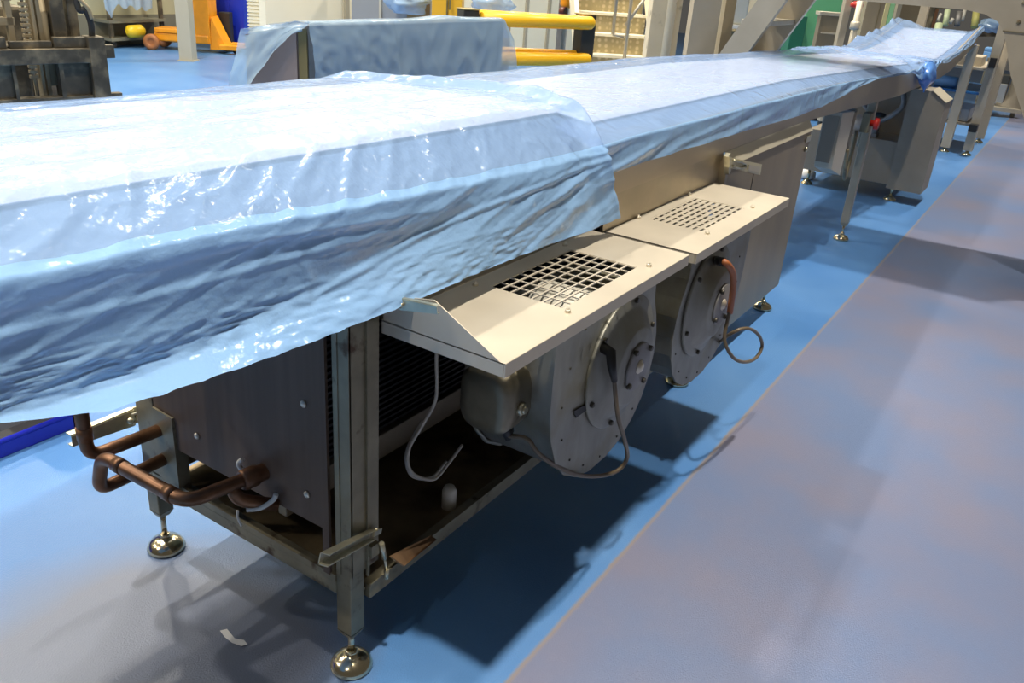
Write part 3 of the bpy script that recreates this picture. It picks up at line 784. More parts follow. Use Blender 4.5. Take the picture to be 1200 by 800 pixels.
for i in range(5):
    z = 1.30-.26*i; y = .745+(1.5-z)*.56-.10
    k = MB(); k.box(4.65, 5.25, y-.02, y+.16, z, z+.03, .003); k.build('step', LGREY, BR)
    y2 = -.78-(1.3-z)*.62
    k = MB(); k.box(4.65, 5.25, y2-.12, y2+.06, z, z+.03, .003); k.build('step', LGREY, BR)
k = MB(); k.box(4.6, 5.30, -.86, .92, 1.72, 1.75); k.build('deck', LGREY, BR)

# ================================================================== POSTS behind the line
def vpost(name, pxl, pxr, py, d, depth, m_, label, cat='post', h=3.2, cap=None):
    a = ad(pxl, py, d); c = ad(pxr, py, d); w = (c-a); w.z = 0; wd = w.length; dirv = w.normalized(); n = Vector((-dirv.y, dirv.x, 0))
    if n.dot(FW) < 0: n = -n
    mid = (a+c)/2; t = thing(name, (mid.x, mid.y, 0), label, cat)
    P = [Vector((a.x,a.y,.012)), Vector((c.x,c.y,.012)), Vector((c.x,c.y,.012))+n*depth, Vector((a.x,a.y,.012))+n*depth]
    k = MB(); k.prism(P, (0,0,h)); k.build('shaft', m_, t)
    ctr = (P[0]+P[2])/2; k = MB(); k.box(ctr.x-wd*.8, ctr.x+wd*.8, ctr.y-wd*.8, ctr.y+wd*.8, 0, .012); k.build('base_plate', m_, t)
    return t, P, n, dirv
t, P, n, dv = vpost('column', 757, 791, 66, 6.6, .2, POSTM, 'stained pale column with drain marks beside the stair', 'column')
k = MB(); a = (P[0]+P[1])/2-n*.03+dv*.03; k.tube([a+Vector((0,0,.05)), a+Vector((0,0,3.1))], .035, 12); k.build('downpipe', POSTM, t)
vpost('column', 804, 836, 66, 5.9, .14, BEIGE, 'wide beige steel column second from the stair', 'column')
vpost('column', 841, 853, 64, 6.1, .12, mat('tan_steel', (.47,.40,.28), .5, .3), 'narrow tan steel column next to the crossover bridge', 'column')

# ================================================================== STAIR
sO = az(688, 38, .85); sE = az(758, 42.5, .85); su = (sE-sO); su.z = 0; SW = su.length; su.normalize(); sn = Vector((su.y, -su.x, 0))
if sn.dot(FW) > 0: sn = -sn
ST = thing('staircase', (sO.x, sO.y, 0), 'cream steel stair with chequer plate treads behind the yellow barrier', 'staircase')
def sp(a, fwd, z): return sO+su*a+sn*fwd+Vector((0,0,z-.85))
ng = 5
for i in range(-5, 5):
    z = .85-.218*i; f = .20*i
    if z < .1: continue
    k = MB(); k.prism([sp(-.13,f,z), sp(SW+.02,f,z), sp(SW+.02,f-.22,z), sp(-.13,f-.22,z)], (0,0,-.03)); T_ = k.build('tread', CREAM, ST)
    k = MB(); k.prism([sp(-.13,f-.02,z-.03), sp(SW+.02,f-.02,z-.03), sp(SW+.02,f-.02,z-.218), sp(-.13,f-.02,z-.218)], -sn*.006); k.build('riser', CHEQ, T_)
k = MB(); k.prism([sp(SW+.02,1.05,0), sp(SW+.02,1.05,.05), sp(SW+.02,-.95,2.12), sp(SW+.02,-.95,1.80), sp(SW+.02,.80,0)], su*.05); k.build('stringer', CREAM, ST)
k = MB(); k.prism([sp(-.18,1.05,0), sp(-.18,1.05,.05), sp(-.18,-.95,2.12), sp(-.18,-.95,1.80), sp(-.18,.80,0)], su*.05); k.build('stringer', CREAM, ST)
def hp(px, py, fwd):                              # point in the plane of the stair handrail
    d = ray(px, py); o = sO+sn*fwd; t_ = (o-CAM).dot(sn)/d.dot(sn); return CAM+d*t_
hr = MB()
p1 = hp(718,40,.25); p2_ = hp(731,74,.25); hr.tube([p1, Vector((p1.x,p1.y,2.2))], .02, 8)
hr.tube([Vector((p2_.x,p2_.y,0.01)), Vector((p2_.x,p2_.y,2.2))], .022, 8)
hr.tube([p1, hp(731,44,.25)], .02, 8); hr.tube([hp(733,30,.25), hp(757,-4,.25)], .018, 8)
hr.build('handrail', mat('handrail_grey', (.45,.41,.33), .4, .5), ST)

# ================================================================== YELLOW BARRIER
b0 = az(687, 16, 1.1); b0.z = 0
BA = thing('safety_barrier', b0, 'yellow tubular safety barrier with black posts beside the stair', 'barrier')
e1 = az(549, 10, 1.1); e1.z = 0
dv = (e1-b0).normalized()
def bpost(p, nm='post'):
    k = MB(); k.T = Matrix.Translation(p) @ Matrix.Rotation(math.atan2(dv.y, dv.x), 4, 'Z'); k.box(-.085,.085,-.085,.085,.015,1.09,.01); k.box(-.14,.14,-.14,.14,0,.015)
    o = k.build(nm, DKPOST, BA)
    k = MB(); k.T = Matrix.Translation(p) @ Matrix.Rotation(math.atan2(dv.y, dv.x), 4, 'Z'); k.box(-.09,.09,-.09,.09,1.09,1.102,.003); k.build('post_cap', ORANGE if False else mat('cap', (.30,.24,.10), .5), o)
fr = Vector((-dv.y, dv.x, 0))
if fr.dot(FW) > 0: fr = -fr
bpost(b0); bpost(e1)
for z in (1.015, .645):
    k = MB(); k.lathe(b0+fr*.10+Vector((0,0,z)), dv, [(.0,-.04),(.045,-.035),(.064,-.01),(.068,.03),(.068,(e1-b0).length-.10)], 24); k.build('rail', YELLOW, BA)
for z in (1.015, .665):
    k = MB(); k.lathe(b0+dv*.09+Vector((0,0,z)), (dv*.95-fr*.2), [(.066,0),(.066,(e1-b0).length*.9)], 20); k.build('rail', YELLOW, BA)

# ================================================================== DRAPED MACHINE BOX
ZBX = 1.12
A_ = az(364, 27, ZBX); B_ = az(598, 22, ZBX); bx = (B_-A_); bx.z = 0; bl_ = bx.length; bx.normalize(); by = Vector((-bx.y, bx.x, 0))
MC = thing('covered_machine', (A_.x, A_.y, 0), 'long boxy machine with brown-grey end panel under a blue plastic drape', 'machine')
def bp(a, c, z): return Vector((A_.x, A_.y, 0))+bx*a+by*c+Vector((0,0,z))
def ztop(c): return ZBX-.012 if c < .1 else ZBX-.012-(c-.1)*.19
k = MB(); k.prism([bp(.02,.05,.12), bp(.02,.05,ztop(0)-.01), bp(.02,.12,ztop(.12)-.01), bp(.02,.64,ztop(.64)-.01), bp(.02,.64,.12)], bx*(bl_-.04)); k.build('housing', GALVD, MC)
k = MB(); pts = [bp(.0,.12,.2), bp(.0,.12,ztop(.12)-.02), bp(0,.64,ztop(.64)-.02), bp(0,.64,.2)]; k.prism(pts, -bx*.02); k.build('end_panel', PINKP, MC)
k = MB(); k.prism([bp(-.005,.03,.2), bp(-.005,.03,ZBX-.04), bp(-.005,.11,ZBX-.05), bp(-.005,.11,.2)], -bx*.008); k.build('edge_strip', OLIVE, MC)
for a in (.1, bl_-.1):
    for c in (.12, .58):
        k = MB(); k.prism([bp(a-.03,c-.03,0), bp(a+.03,c-.03,0), bp(a+.03,c+.03,0), bp(a-.03,c+.03,0)], (0,0,.13)); k.build('leg', GREY, MC)
dr = MB(); NU, NV = 120, 60; rows = []
for j in range(NV+1):
    v = j/NV; row = []
    for i in range(NU+1):
        u = i/NU; a = -.03+(bl_+.10)*u
        if v < .5: c = .68-.68*(v/.5); z = ztop(c)+.018+.010*max(0, ns(a*2.5, c*4, 2))+.02*math.exp(-((a-bl_*.63)/.25)**2)
        else:
            t = (v-.5)/.5; c = -.004-.03*t; z = ZBX-t*.72
            rr = ns(a*4.5, t*1.5, 9); c -= t*.05*(1+rr)+.018*max(0, 1-abs(ns(a*7+t*1.2, t*2.2, 14))*2.2)*sstep(0,.2,t)
            if u < .35: c -= .012*max(0, 1-abs(ns(a*8+z*6, z*9-a*4, 4))*2)
        a2 = a
        if u > .93: 
            q_ = (u-.93)/.07; z -= .17*q_*(1 if v < .5 else max(0, 1-(v-.5)/.5))
        row.append(bp(a2, c, z))
    rows.append(row)
dr.grid(rows)
# flared left tail of the drape hanging past the end panel
rows = []
for i in range(25):
    u = i/24; row = []
    for j in range(25):
        v = j/24
        # u from front top corner backwards, v down/outwards
        c = .0+.68*u+.10*v*u*u; 
        a = -.02-(.05+.10*u)*v
        z = ztop(.68*u)+.016-(.05+.66*u**1.5)*v**1.1
        a -= .03*ns(u*4, v*3, 6); z += .02*ns(u*7, v*4, 16)
        row.append(bp(a, c, z))
    rows.append(row)
dr.grid(rows)
tag(dr.build('plastic_drape', FILMB), 'hazy blue plastic drape hanging over the boxy machine behind the conveyor', 'plastic sheet')

# ================================================================== things behind the box, against the enclosure
YC = thing('yellow_cabinet', ad(525,10,9.2)*1, 'yellow steel cabinet between the draped box and the safety barrier', 'cabinet'); l_ = YC.location; l_.z = 0
def facebox(m, pxl, pxr, py, d, depth, z0, z1, bev=.004):
    a = ad(pxl, py, d); c = ad(pxr, py, d); w = c-a; w.z = 0; ln = w.length; w.normalize(); n = Vector((-w.y, w.x, 0))
    if n.dot(FW) < 0: n = -n
    o = Matrix.Identity(4)
    for i in range(3): o[i][0] = w[i]; o[i][1] = n[i]; o[i][3] = a[i]
    o[2][2] = 1; o[2][3] = 0
    m.T = o; m.box(0, ln, 0, depth, z0, z1, bev); return ln
k = MB(); ln = facebox(k, 506, 541, 10, 9.2, .5, .03, 1.5); k.build('body', YCAB, YC)
k = MB(); facebox(k, 523, 524.5, 10, 9.19, .01, .1, 1.45, 0); k.build('door_gap', OLIVE, YC)
k = MB(); facebox(k, 526, 528, 10, 9.16, .02, 1.02, 1.14, 0); k.build('handle', OLIVE, YC)
k = MB(); facebox(k, 506, 541, 10, 9.24, .45, 0, .03, 0); k.build('plinth', DKPOST, YC)
GM = thing('grey_enclosure', ad(455,14,9.6), 'grey two door enclosure left of the yellow cabinet', 'cabinet'); GM.location.z = 0
k = MB(); facebox(k, 412, 504, 12, 9.6, .5, .05, 1.7); k.build('body', mat('bluish_grey_steel', (.34,.35,.36), .45, .3), GM)
k = MB(); facebox(k, 444, 447, 12, 9.58, .03, .05, 1.7, 0); k.build('door_gap', LGREY, GM)
k = MB(); facebox(k, 477, 503, 12, 9.585, .02, .05, 1.14, 0); k.build('kick_panel', mat('brown_panel', (.30,.20,.08), .5), GM)
k = MB(); facebox(k, 413, 503, 12, 9.64, .45, 0, .05, 0); k.build('plinth', DKPOST, GM)
def lump(name, px, py, d, rx, rz, m_, label, cat, seed=1, ry=None):
    c = ad(px, py, d); b = MB(); rows = []
    for i in range(17):
        ph = pi*i/16; row = []
        for j in range(25):
            th = 2*pi*j/24; v = Vector((math.sin(ph)*math.cos(th), math.sin(ph)*math.sin(th), math.cos(ph)))
            k_ = 1+.35*noise.noise(v*1.8+Vector((seed*7,0,0)))+.15*noise.noise(v*5+Vector((0,seed*5,0)))
            row.append(c+Vector((v.x*rx*k_, v.y*(ry or rx)*k_, v.z*rz*k_)))
        rows.append(row)
    b.grid(rows); return tag(b.build(name, m_), label, cat)
lump('plastic_wrap', 478, 2, 9.4, .30, .13, FILMC, 'bunched pale blue plastic hanging on the grey enclosure', 'plastic wrap', 2, .2)
lump('plastic_wrap', 575, 3, 9.0, .26, .12, FILMC, 'bunched pale blue plastic behind the upper barrier rail', 'plastic wrap', 3, .2)
CT = thing('service_cart', ad(577,8,9.1), 'grey cart topped with bunched plastic behind the safety barrier', 'cart'); CT.location.z = 0
zc = ad(577,8,9.1).z-.07
k = MB(); facebox(k, 556, 600, 8, 8.95, .4, .12, zc); k.build('body', GREY, CT)
for px in (560, 594):
    k = MB(); facebox(k, px, px+3, 8, 9.0, .05, 0, .12, 0); k.build('castor', RUBBER, CT)
# bits behind the barrier
k = MB(); facebox(k, 655, 661, 8, 10.5, .06, .0, 2.2, 0)
t = thing('fire_point', ad(652,14,10.5), 'orange-topped grey fixture with dark red knob above the barrier post', 'fixture'); t.location.z = 0
k.build('stand', GALVD, t); 
k = MB(); k.lathe(ad(664,-1,10.4), (0,0,1), [(.06,-.10),(.075,-.06),(.075,.2)], 16); k.build('orange_drum', ORANGE, t)
k = MB(); facebox(k, 658, 667, 8, 10.55, .1, 0.0, 1.8, 0); k.build('back_plate', mat('pale_grey', (.55,.53,.48), .5), t)
k = MB(); k.lathe(ad(658,13,10.35), (0,-1,0), [(.0,-.03),(.04,-.02),(.05,.0),(.05,.06)], 12); k.build('knob', mat('dark_red', (.12,.03,.02), .4), t)

# ribbed edge strip and wheelie bin
k = MB(); a = ad(291, 30, 9.6); c = ad(309, 30, 9.6); 
RS = thing('ribbed_strip', Vector((a.x,a.y,0)), 'cream ribbed vertical strip at the edge of the cream enclosure', 'strip')
ln = facebox(k, 292, 309, 30, 9.6, .12, 0, 2.4, 0)
for i in range(62): k.box(-.01, ln+.005, -.014, .0, .02+i*.038, .042+i*.038)
k.build('ribs', CREAM, RS)
p = az(277, 56, 0); WB = thing('wheeled_bin', p, 'tall royal blue wheeled bin beside the ribbed strip', 'bin')
k = MB(); T_ = Matrix.Translation(p) @ Matrix.Rotation(YAW-pi/2, 4, 'Z'); k.T = T_
lo = [(-.21,-.24),(.21,-.24),(.21,.24),(-.21,.24)]; hi = [(-.28,-.32),(.28,-.32),(.28,.34),(-.28,.34)]
A = [k._v((x,y,.06)) for x, y in lo]; B = [k._v((x,y,1.0)) for x, y in hi]; k._f(A[::-1]); k._f(B)
for i in range(4): k._f([A[i], A[(i+1) % 4], B[(i+1) % 4], B[i]])
k.box(-.03,.03,-.30,-.22,.1,.9); k.build('body', BLUEBIN, WB)
k = MB(); k.T = T_; k.box(-.30,.30,-.34,.38,1.0,1.05,.01); k.build('lid', BLUEBIN, WB)
for sx in (-.26,.2):
    k = MB(); k.T = T_; k.lathe((sx,.26,.1), (1,0,0), [(.1,0),(.1,.06)], 20); k.build('wheel', RUBBER, WB)

# column, stacker, plastic wrapped trolley
p = az(221, 71, 0)
t = thing('column', p, 'grey-beige square column standing in front of the orange stacker', 'column')
k = MB(); k.T = Matrix.Translation(p) @ Matrix.Rotation(YAW-pi/2, 4, 'Z'); k.box(-.09,.09,-.09,.09,.012,4.5,.004); k.build('shaft', mat('column_grey', (.46,.43,.34), .55), t)
k = MB(); k.T = Matrix.Translation(p) @ Matrix.Rotation(YAW-pi/2, 4, 'Z'); k.box(-.11,.11,-.11,.11,0,.012); k.build('base_plate', mat('column_base', (.46,.43,.34), .55), t)
ps = az(232, 64, 0); SK = thing('pallet_stacker', ps, 'orange pallet stacker with mast behind the grey-beige column', 'stacker')
T_ = Matrix.Translation(ps+Vector((.25,.3,0))) @ Matrix.Rotation(YAW-pi/2, 4, 'Z')
k = MB(); k.T = T_; k.box(-.12,.22,-.1,.25,.12,2.0,.01); k.prism([(.2,-.08,.05),(.24,-.08,.5),(.42,-.08,.12),(.42,-.08,.05)], (0,.3,0)); k.build('mast', ORANGE, SK)
k = MB(); k.T = T_; k.box(-.60,.2,-.12,.22,.12,.24,.02); k.box(-.58,-.1,-.14,.2,.24,.30,.01); k.build('chassis', ORANGE, SK)
k = MB(); k.T = T_; k.box(.35,.62,-.14,.0,.06,.13,.01); k.build('fork', ORANGE, SK)
k = MB(); k.T = T_; k.box(.35,.62,.22,.36,.06,.13,.01); k.build('fork', ORANGE, SK)
k = MB(); k.T = T_; k.box(.24,.40,.26,.40,.05,.55,.01); k.build('battery_box', BLACK, SK)
for x in (-.6,):
    for y in (-.2,.24):
        k = MB(); k.T = T_; k.lathe((x,y,.11), (0,-1,0), [(.03,-.03),(.10,-.03),(.11,-.01),(.11,.05),(.05,.06),(.04,.04)], 22); k.build('wheel', mat('brown_wheel', (.40,.15,.05), .5), SK)
k = MB(); k.T = T_; k.lathe((.56,.06,.05), (0,-1,0), [(.05,0),(.05,.08)], 14); k.build('wheel', RUBBER, SK)
pt = az(160, 56, 0); TR = thing('rack_trolley', pt, 'low dark rack trolley with plastic wrap against the rear wall', 'trolley')
T_ = Matrix.Translation(pt+Vector((0,.3,0))) @ Matrix.Rotation(.1, 4, 'Z')
k = MB(); k.T = T_
for x in (-.35,.55):
    for y in (-.2,.3): k.box(x-.025,x+.025,y-.025,y+.025,.08,1.9)
k.build('upright', FORK, TR)
k = MB(); k.T = T_; k.box(-.4,.6,-.25,.35,.34,.38); k.box(-.4,.6,-.25,.35,.10,.14); k.build('shelf', SKIRT, TR)
for x in (-.32,.5):
    k = MB(); k.T = T_; k.lathe((x,-.2,.045), (0,1,0), [(.045,0),(.045,.03)], 14); k.build('castor', RUBBER, TR)
k = MB(); k.T = T_; k.lathe((-.05,-.33,.232), (1,0,0), [(.03,-.14),(.085,-.10),(.09,.1),(.04,.16)], 14); tag(k.build('yellow_canister', YEL), 'small yellow canister lying on the lower shelf of the rack trolley', 'canister')
b = MB(); rows = []
for i in range(40):
    u = i/39; row = []
    for j in range(24):
        v = j/23; x = -.62+1.0*u; z = 1.9-(1.36+.22*math.sin(u*5+1)*ns(u*5,1))*v
        y = -.30-.05*ns(u*9, v*2, 3)-.05*v
        row.append(T_ @ Vector((x+.10*v*(1-2*u), y, z)))
    rows.append(row)
b.grid(rows); tag(b.build('plastic_wrap', FILMC), 'clear bluish plastic hanging from the rack trolley near the rear wall', 'plastic wrap')

# ================================================================== FORKLIFT
pc = ad(60, 80, 6.0)
FK = thing('forklift', (pc.x, pc.y+.4, 0), 'grimy black forklift mast and carriage at the left behind the conveyor', 'forklift')
ang = -.20
T_ = Matrix.Translation((pc.x, pc.y, 0)) @ Matrix.Rotation(ang, 4, 'Z')
def FB(): m = MB(); m.T = T_; return m
inv = T_.inverted()
def fl(px, py):                                   # pixel -> forklift local coords on carriage front plane
    d = inv.to_3x3() @ ray(px, py); o = inv @ CAM; t_ = -o.y/d.y; return o+d*t_
tl = fl(0,42); tr_ = fl(118,42); br_ = fl(126,116)
zt = tr_.z; zb_ = fl(110,112).z; xr = tr_.x; zu = fl(60,56).z; zl = fl(60,74).z
k = FB(); k.box(-1.0, xr-.09, -.06, .04, zl, zu, .006); k.build('upper_carriage_bar', FORK, FK)
k = FB(); k.box(-1.0, fl(136,62).x, .02, .09, zl+.02, zu+.01, .004); k.build('side_shift_bar', FORK, FK)
k = FB(); k.box(-1.0, xr-.06, -.03, .05, zb_-.07, zb_+.01, .006); k.box(xr-.02, fl(144,113).x, .0, .06, zb_-.05, zb_+.01, .004); k.build('lower_carriage_bar', FORK, FK)
k = FB(); k.box(xr-.115, xr+.0, -.07, .07, zb_-.06, zt+.0, .006); k.build('carriage_end_post', FORK, FK)
k = FB(); k.box(fl(62,50).x, xr-.11, -.02, .03, zu, zt-.005, .004); k.box(fl(10,50).x, fl(60,50).x, -.01, .03, zu, zt-.03, .004); k.box(-1.0, fl(6,50).x, -.02, .03, zu, zt, .004); k.build('carriage_top_plate', FORK, FK)
k = FB(); k.box(fl(70,90).x, xr-.11, .0, .04, zb_, zl); k.box(-1.0, fl(15,90).x, .0, .04, zb_, zl); k.box(fl(69,90).x, fl(74,90).x, -.03, .04, zb_, zl); k.box(fl(14,90).x, fl(18,90).x, -.03, .04, zb_, zl); k.build('carriage_plate', FORK, FK)
for a, c in ((-.55,-.43),(fl(78,20).x, fl(97,20).x),(fl(60,20).x-.9, fl(60,20).x-.78)):
    pass
k = FB(); k.box(fl(66,20).x, fl(82,20).x, .10, .22, .1, 2.2, .005); k.box(fl(88,20).x, fl(100,20).x, .14, .30, .1, 2.2, .005); k.build('mast_upright', FORK, FK)
k = FB(); k.box(fl(50,20).x, fl(55,20).x, .12, .24, .1, 2.2, .004); k.box(fl(43,20).x, fl(47,20).x, .1, .2, .1, 2.2, .004); k.build('mast_upright', FORKB, FK)
k = FB(); k.box(-.98, -.86, .10, .22, .1, 2.2, .005); k.build('mast_upright', FORK, FK)
k = FB(); c_ = (fl(36,20).x, .14, 0)
for i in range(44): k.box(c_[0]-.028, c_[0]+.028, .12, .15, zt-.3+i*.035, zt-.277+i*.035, .003)
k.box(c_[0]-.008, c_[0]+.008, .13, .145, .3, 2.2); k.build('lift_chain', FORKB, FK)
k = FB(); k.lathe((fl(61,30).x,.20,0), (0,0,1), [(.05,.5),(.05,zt+.14),(.035,zt+.15),(.03,2.2)], 18); k.build('hydraulic_cylinder', FORKB, FK)
k = FB(); k.box(-1.0, fl(24,20).x, .14, .2, zt+.06, zt+.11); k.box(fl(15,20).x, fl(22,20).x, .14, .2, zt-.2, 2.1); k.box(-1.0, fl(24,20).x, .14, .2, zt+.22, zt+.25); k.build('mast_crossmember', FORKB, FK)
x_ = fl(98,30).x; k = FB(); k.tube(smooth_path([(x_-.02,.06,2.0),(x_-.03,.0,zt+.26),(x_+.02,-.02,zt+.18),(x_+.05,-.01,zt+.08),(x_+.05,.02,zt-.05)]), .022, 10); k.build('hose', RUBBER, FK)
k = FB(); k.tube(smooth_path([(x_-.015,-.03,zt+.25),(x_+.03,-.045,zt+.19),(x_+.05,-.04,zt+.12)]), .014, 8); k.build('hose_guard', FORKB, FK)
k = FB(); k.box(-1.1, .10, .75, 2.3, .25, 1.0, .03); k.box(-1.0,.0,.45,.8,.2,.75,.02); k.build('truck_body', FORK, FK)
for x in (-1.12, .02):
    k = FB(); k.lathe((x,.75,.3), (1,0,0), [(.12,0),(.3,.0),(.3,.16),(.12,.16)], 28); k.build('front_wheel', RUBBER, FK)
    k = FB(); k.lathe((x,2.0,.24), (1,0,0), [(.1,0),(.24,.0),(.24,.14),(.1,.14)], 24); k.build('rear_wheel', RUBBER, FK)
b = MB(); c = az(25, 120, 1.235); rows = []
for i in range(20):
    u = i/19; row = []
    for j in range(9):
        v = j/8; row.append((-.62+.9*u, .80-.10*v, 1.235+.02*math.sin(pi*v)*math.sin(pi*u)*(1+.5*ns(u*6, v))))
    rows.append(row)
b.bm.free()

# ================================================================== FAR RIGHT EQUIPMENT
PM = thing('packing_machine', (9.35,.1,0), 'beige framed packing machine with shelves at the far end of the conveyor', 'machine')
for (x, y, h) in ((9.15,-.24,1.45),(9.15,-.02,1.1),(10.2,-.24,1.45),(10.2,.7,1.45),(9.4,.74,1.0)):
    k = MB(); k.box(x-.045,x+.045,y-.045,y+.045,.05,h,.004); o = k.build('upright', BEIGE, PM)
    k = MB(); k.lathe((x,y,0), (0,0,1), [(.05,0),(.05,.01),(.02,.03),(.012,.06)], 14); k.build('levelling_foot', CHROME, o)
for z, m_ in ((.30,GREY),(.62,BLUED),(.86,BEIGE)):
    k = MB(); k.box(9.15,10.2,-.2,.70,z,z+.025,.003); k.build('shelf', m_, PM)
k = MB(); k.box(9.3,9.7,-.12,.2,.88,.98,.005); k.build('gearbox', BEIGE, PM)
k = MB(); k.lathe((9.3,.05,.70), (0,1,0), [(.05,0),(.06,.02),(.06,.22)], 16); k.build('motor', BLUEP, PM)
k = MB(); k.box(9.2,9.8,-.15,.4,.33,.46,.01); k.build('drive_guard', mat('hazy_guard', (.50,.54,.58), .3), PM)
k = MB(); k.box(9.0,9.1,-.28,-.2,.26,.34,.004); k.box(9.05,9.10,-.27,-.21,.9,1.0,.004); k.build('clamp', BLACK, PM)
# e-stop pillar and linkage beyond
EP = thing('control_pedestal', (9.9,-.48,0), 'control pedestal with yellow stop button box and blue topped unit', 'pedestal')
pe = ad(1166,74,11.0)
EP.location = (pe.x, pe.y, 0)
k = MB(); k.box(pe.x-.03,pe.x+.03,pe.y+.04,pe.y+.10,.01,pe.z+.06,.003); k.box(pe.x-.14,pe.x+.14,pe.y-.08,pe.y+.2,0,.015); k.build('stem', FRAME, EP)
k = MB(); k.box(pe.x-.075,pe.x+.075,pe.y-.03,pe.y+.05,pe.z-.06,pe.z+.06,.008); B_ = k.build('button_box', YEL, EP)
k = MB(); k.lathe((pe.x-.03,pe.y-.03,pe.z-.01), (-.6,-1,0), [(.03,0),(.04,.02),(.04,.035),(0,.04)], 16); k.build('stop_button', RED, B_)
k = MB(); q = ad(1172,66,11.4); k.box(q.x-.12,q.x+.12,q.y,q.y+.2,q.z-.12,q.z+.05,.01); k.box(q.x-.12,q.x+.12,q.y,q.y+.2,q.z+.05,q.z+.1,.01); k.build('blue_unit', BLUEP, EP)
CV = thing('transfer_table', (11.5,-.1,0), 'low transfer table with pale top bar beyond the packing machine', 'table')
a = ad(1148,124,12.0); c = ad(1192,130,12.0)
k = MB(); k.bar(a, c, .25, .05); k.build('top_bar', LGREY, CV); 
for (px, py) in ((1152,132),(1186,136)):
    q = ad(px, py, 12.1); k = MB(); k.box(q.x-.03,q.x+.03,q.y-.03,q.y+.03,.0,q.z+.05,.003); k.build('leg', BEIGE, CV)
k = MB(); q = ad(1170,108,12.1); k.box(q.x-.12,q.x+.1,q.y-.1,q.y+.1,q.z-.12,q.z+.25,.01); k.build('motor_block', mat('dark_block', (.05,.05,.045), .4), CV)
k = MB(); q = ad(1168,106,12.0); k.box(q.x-.05,q.x+.05,q.y-.12,q.y+.0,q.z-.16,q.z+.10,.01); k.build('pale_panel', mat('pale_metal', (.45,.46,.46), .35, .5), CV)
k = MB(); q = az(1185,128,0); k.lathe((q.x,q.y,0), (0,0,1), [(.26,0),(.26,.02),(.12,.2),(.1,.6)], 24); k.build('pedestal_base', GREY, CV)

# upper background behind the far end: cylinders, panels, green guard
RK = thing('actuator_rack', (12,1.0,0), 'rack of pale green and white upright cylinders above the far end of the conveyor', 'rack')
q = ad(1130,30,12.5); RK.location = (q.x,q.y,0)
k = MB()
a = ad(1085,40,12.6); c = ad(1185,40,12.6)
k.bar(a, c, .1, .06); k.bar(Vector((a.x,a.y,0)), Vector((a.x,a.y,2.0)), .08, .08, (1,0,0)); k.bar(Vector((c.x,c.y,0)), Vector((c.x,c.y,2.0)), .08, .08, (1,0,0)); k.bar(ad(1085,8,12.7), ad(1185,8,12.7), .1, .06)
k.build('frame', FORK, RK)
for (px, y0, y1, r, m_) in ((1101,16,24,.02,WHITEP),(1099,28,44,.055,PALEG),(1115,22,27,.025,WHITEP),(1113,37,46,.035,WHITEP),(1109,12,30,.04,PALEG),(1129,12,24,.025,WHITEP),(1143,13,32,.05,mat('yellow_tube', (.70,.66,.22), .4)),(1123,14,30,.04,GALVD)):
    k = MB(); k.tube([ad(px-1.5,y1,12.4), ad(px+1.5,y0,12.4)], r, 14); k.build('cylinder', m_, RK)
k = MB(); k.box(*sorted((ad(1120,40,12.5).x, ad(1138,40,12.5).x)), ad(1130,40,12.5).y-.02, ad(1130,40,12.5).y+.08, ad(1130,43,12.5).z, ad(1130,36,12.5).z) ; k.build('name_block', BEIGE, RK)
lump('plastic_wrap', 1162, 30, 12.2, .17, .09, FILMD if False else FILMC, 'pale blue plastic wrap lying on the rack by the bridge leg', 'plastic wrap', 5)
lump('plastic_wrap', 1137, 59, 9.6, .07, .09, FILMD, 'blue bunched plastic hanging off the tip of the conveyor', 'plastic wrap', 6)
# tall panels
def panel_thing(name, pxl, pxr, py, d, depth, z1, m_, label, cat, feet=True):
    a = ad((pxl+pxr)/2, py, d); t = thing(name, (a.x, a.y, 0), label, cat)
    k = MB(); facebox(k, pxl, pxr, py, d, depth, .06 if feet else 0, z1); k.build('body', m_, t)
    k = MB(); w = (pxr-pxl); facebox(k, pxl+w*.1, pxr-w*.1, py, d+.04, depth*.8, 0, .06, 0); k.build('plinth', DKPOST, t)
    return t
t = panel_thing('electrical_cabinet', 1010, 1032, 30, 10.5, .3, 2.2, mat('brown_grey_cab', (.38,.33,.25), .5, .2), 'tall brown-grey electrical cabinet behind the far conveyor', 'cabinet')
k = MB(); facebox(k, 1026, 1027, 30, 10.48, .01, .1, 2.1, 0); k.build('door_gap', FRAME, t)
t = panel_thing('shelf_cabinet', 958, 986, 40, 10.0, .12, 1.22, mat('dark_grey_cab', (.30,.26,.19), .45, .4), 'grey cabinet with pale top beside the green guard', 'cabinet')
k = MB(); facebox(k, 956, 988, 40, 9.98, .16, 1.22, 1.26, .004); k.build('top', LGREY, t)
k = MB(); facebox(k, 962, 980, 40, 9.97, .02, 1.02, 1.04, 0); k.build('handle', LGREY, t)
t = panel_thing('steel_post', 985, 993, 30, 9.6, .1, 2.3, BEIGE, 'plain beige post between the grey cabinet and the red-handled valve', 'post')
VP = thing('valve_stand', ad(1002,30,9.4), 'upright valve pipe with red handle behind the far conveyor', 'valve'); VP.location.z = 0
q = ad(1002,30,9.4)
k = MB(); k.tube([(q.x,q.y,.015),(q.x,q.y,1.62)], .035, 12); k.lathe((q.x,q.y,0), (0,0,1), [(.1,0),(.1,.015)], 16); k.lathe((q.x,q.y,q.z), (0,0,1), [(.05,-.04),(.055,-.02),(.055,.03),(.04,.05)], 14); k.build('pipe', LGREY, VP)
k = MB(); c = ad(1004,6,9.4); k.lathe(c, (0,0,1), [(.02,-.03),(.07,-.02),(.07,.02),(.03,.04)], 18); k.build('handle', RED, VP)
GG = thing('green_guard', ad(955,30,11), 'green plastic guard hood behind the crossover bridge stringers', 'guard'); GG.location.z = 0
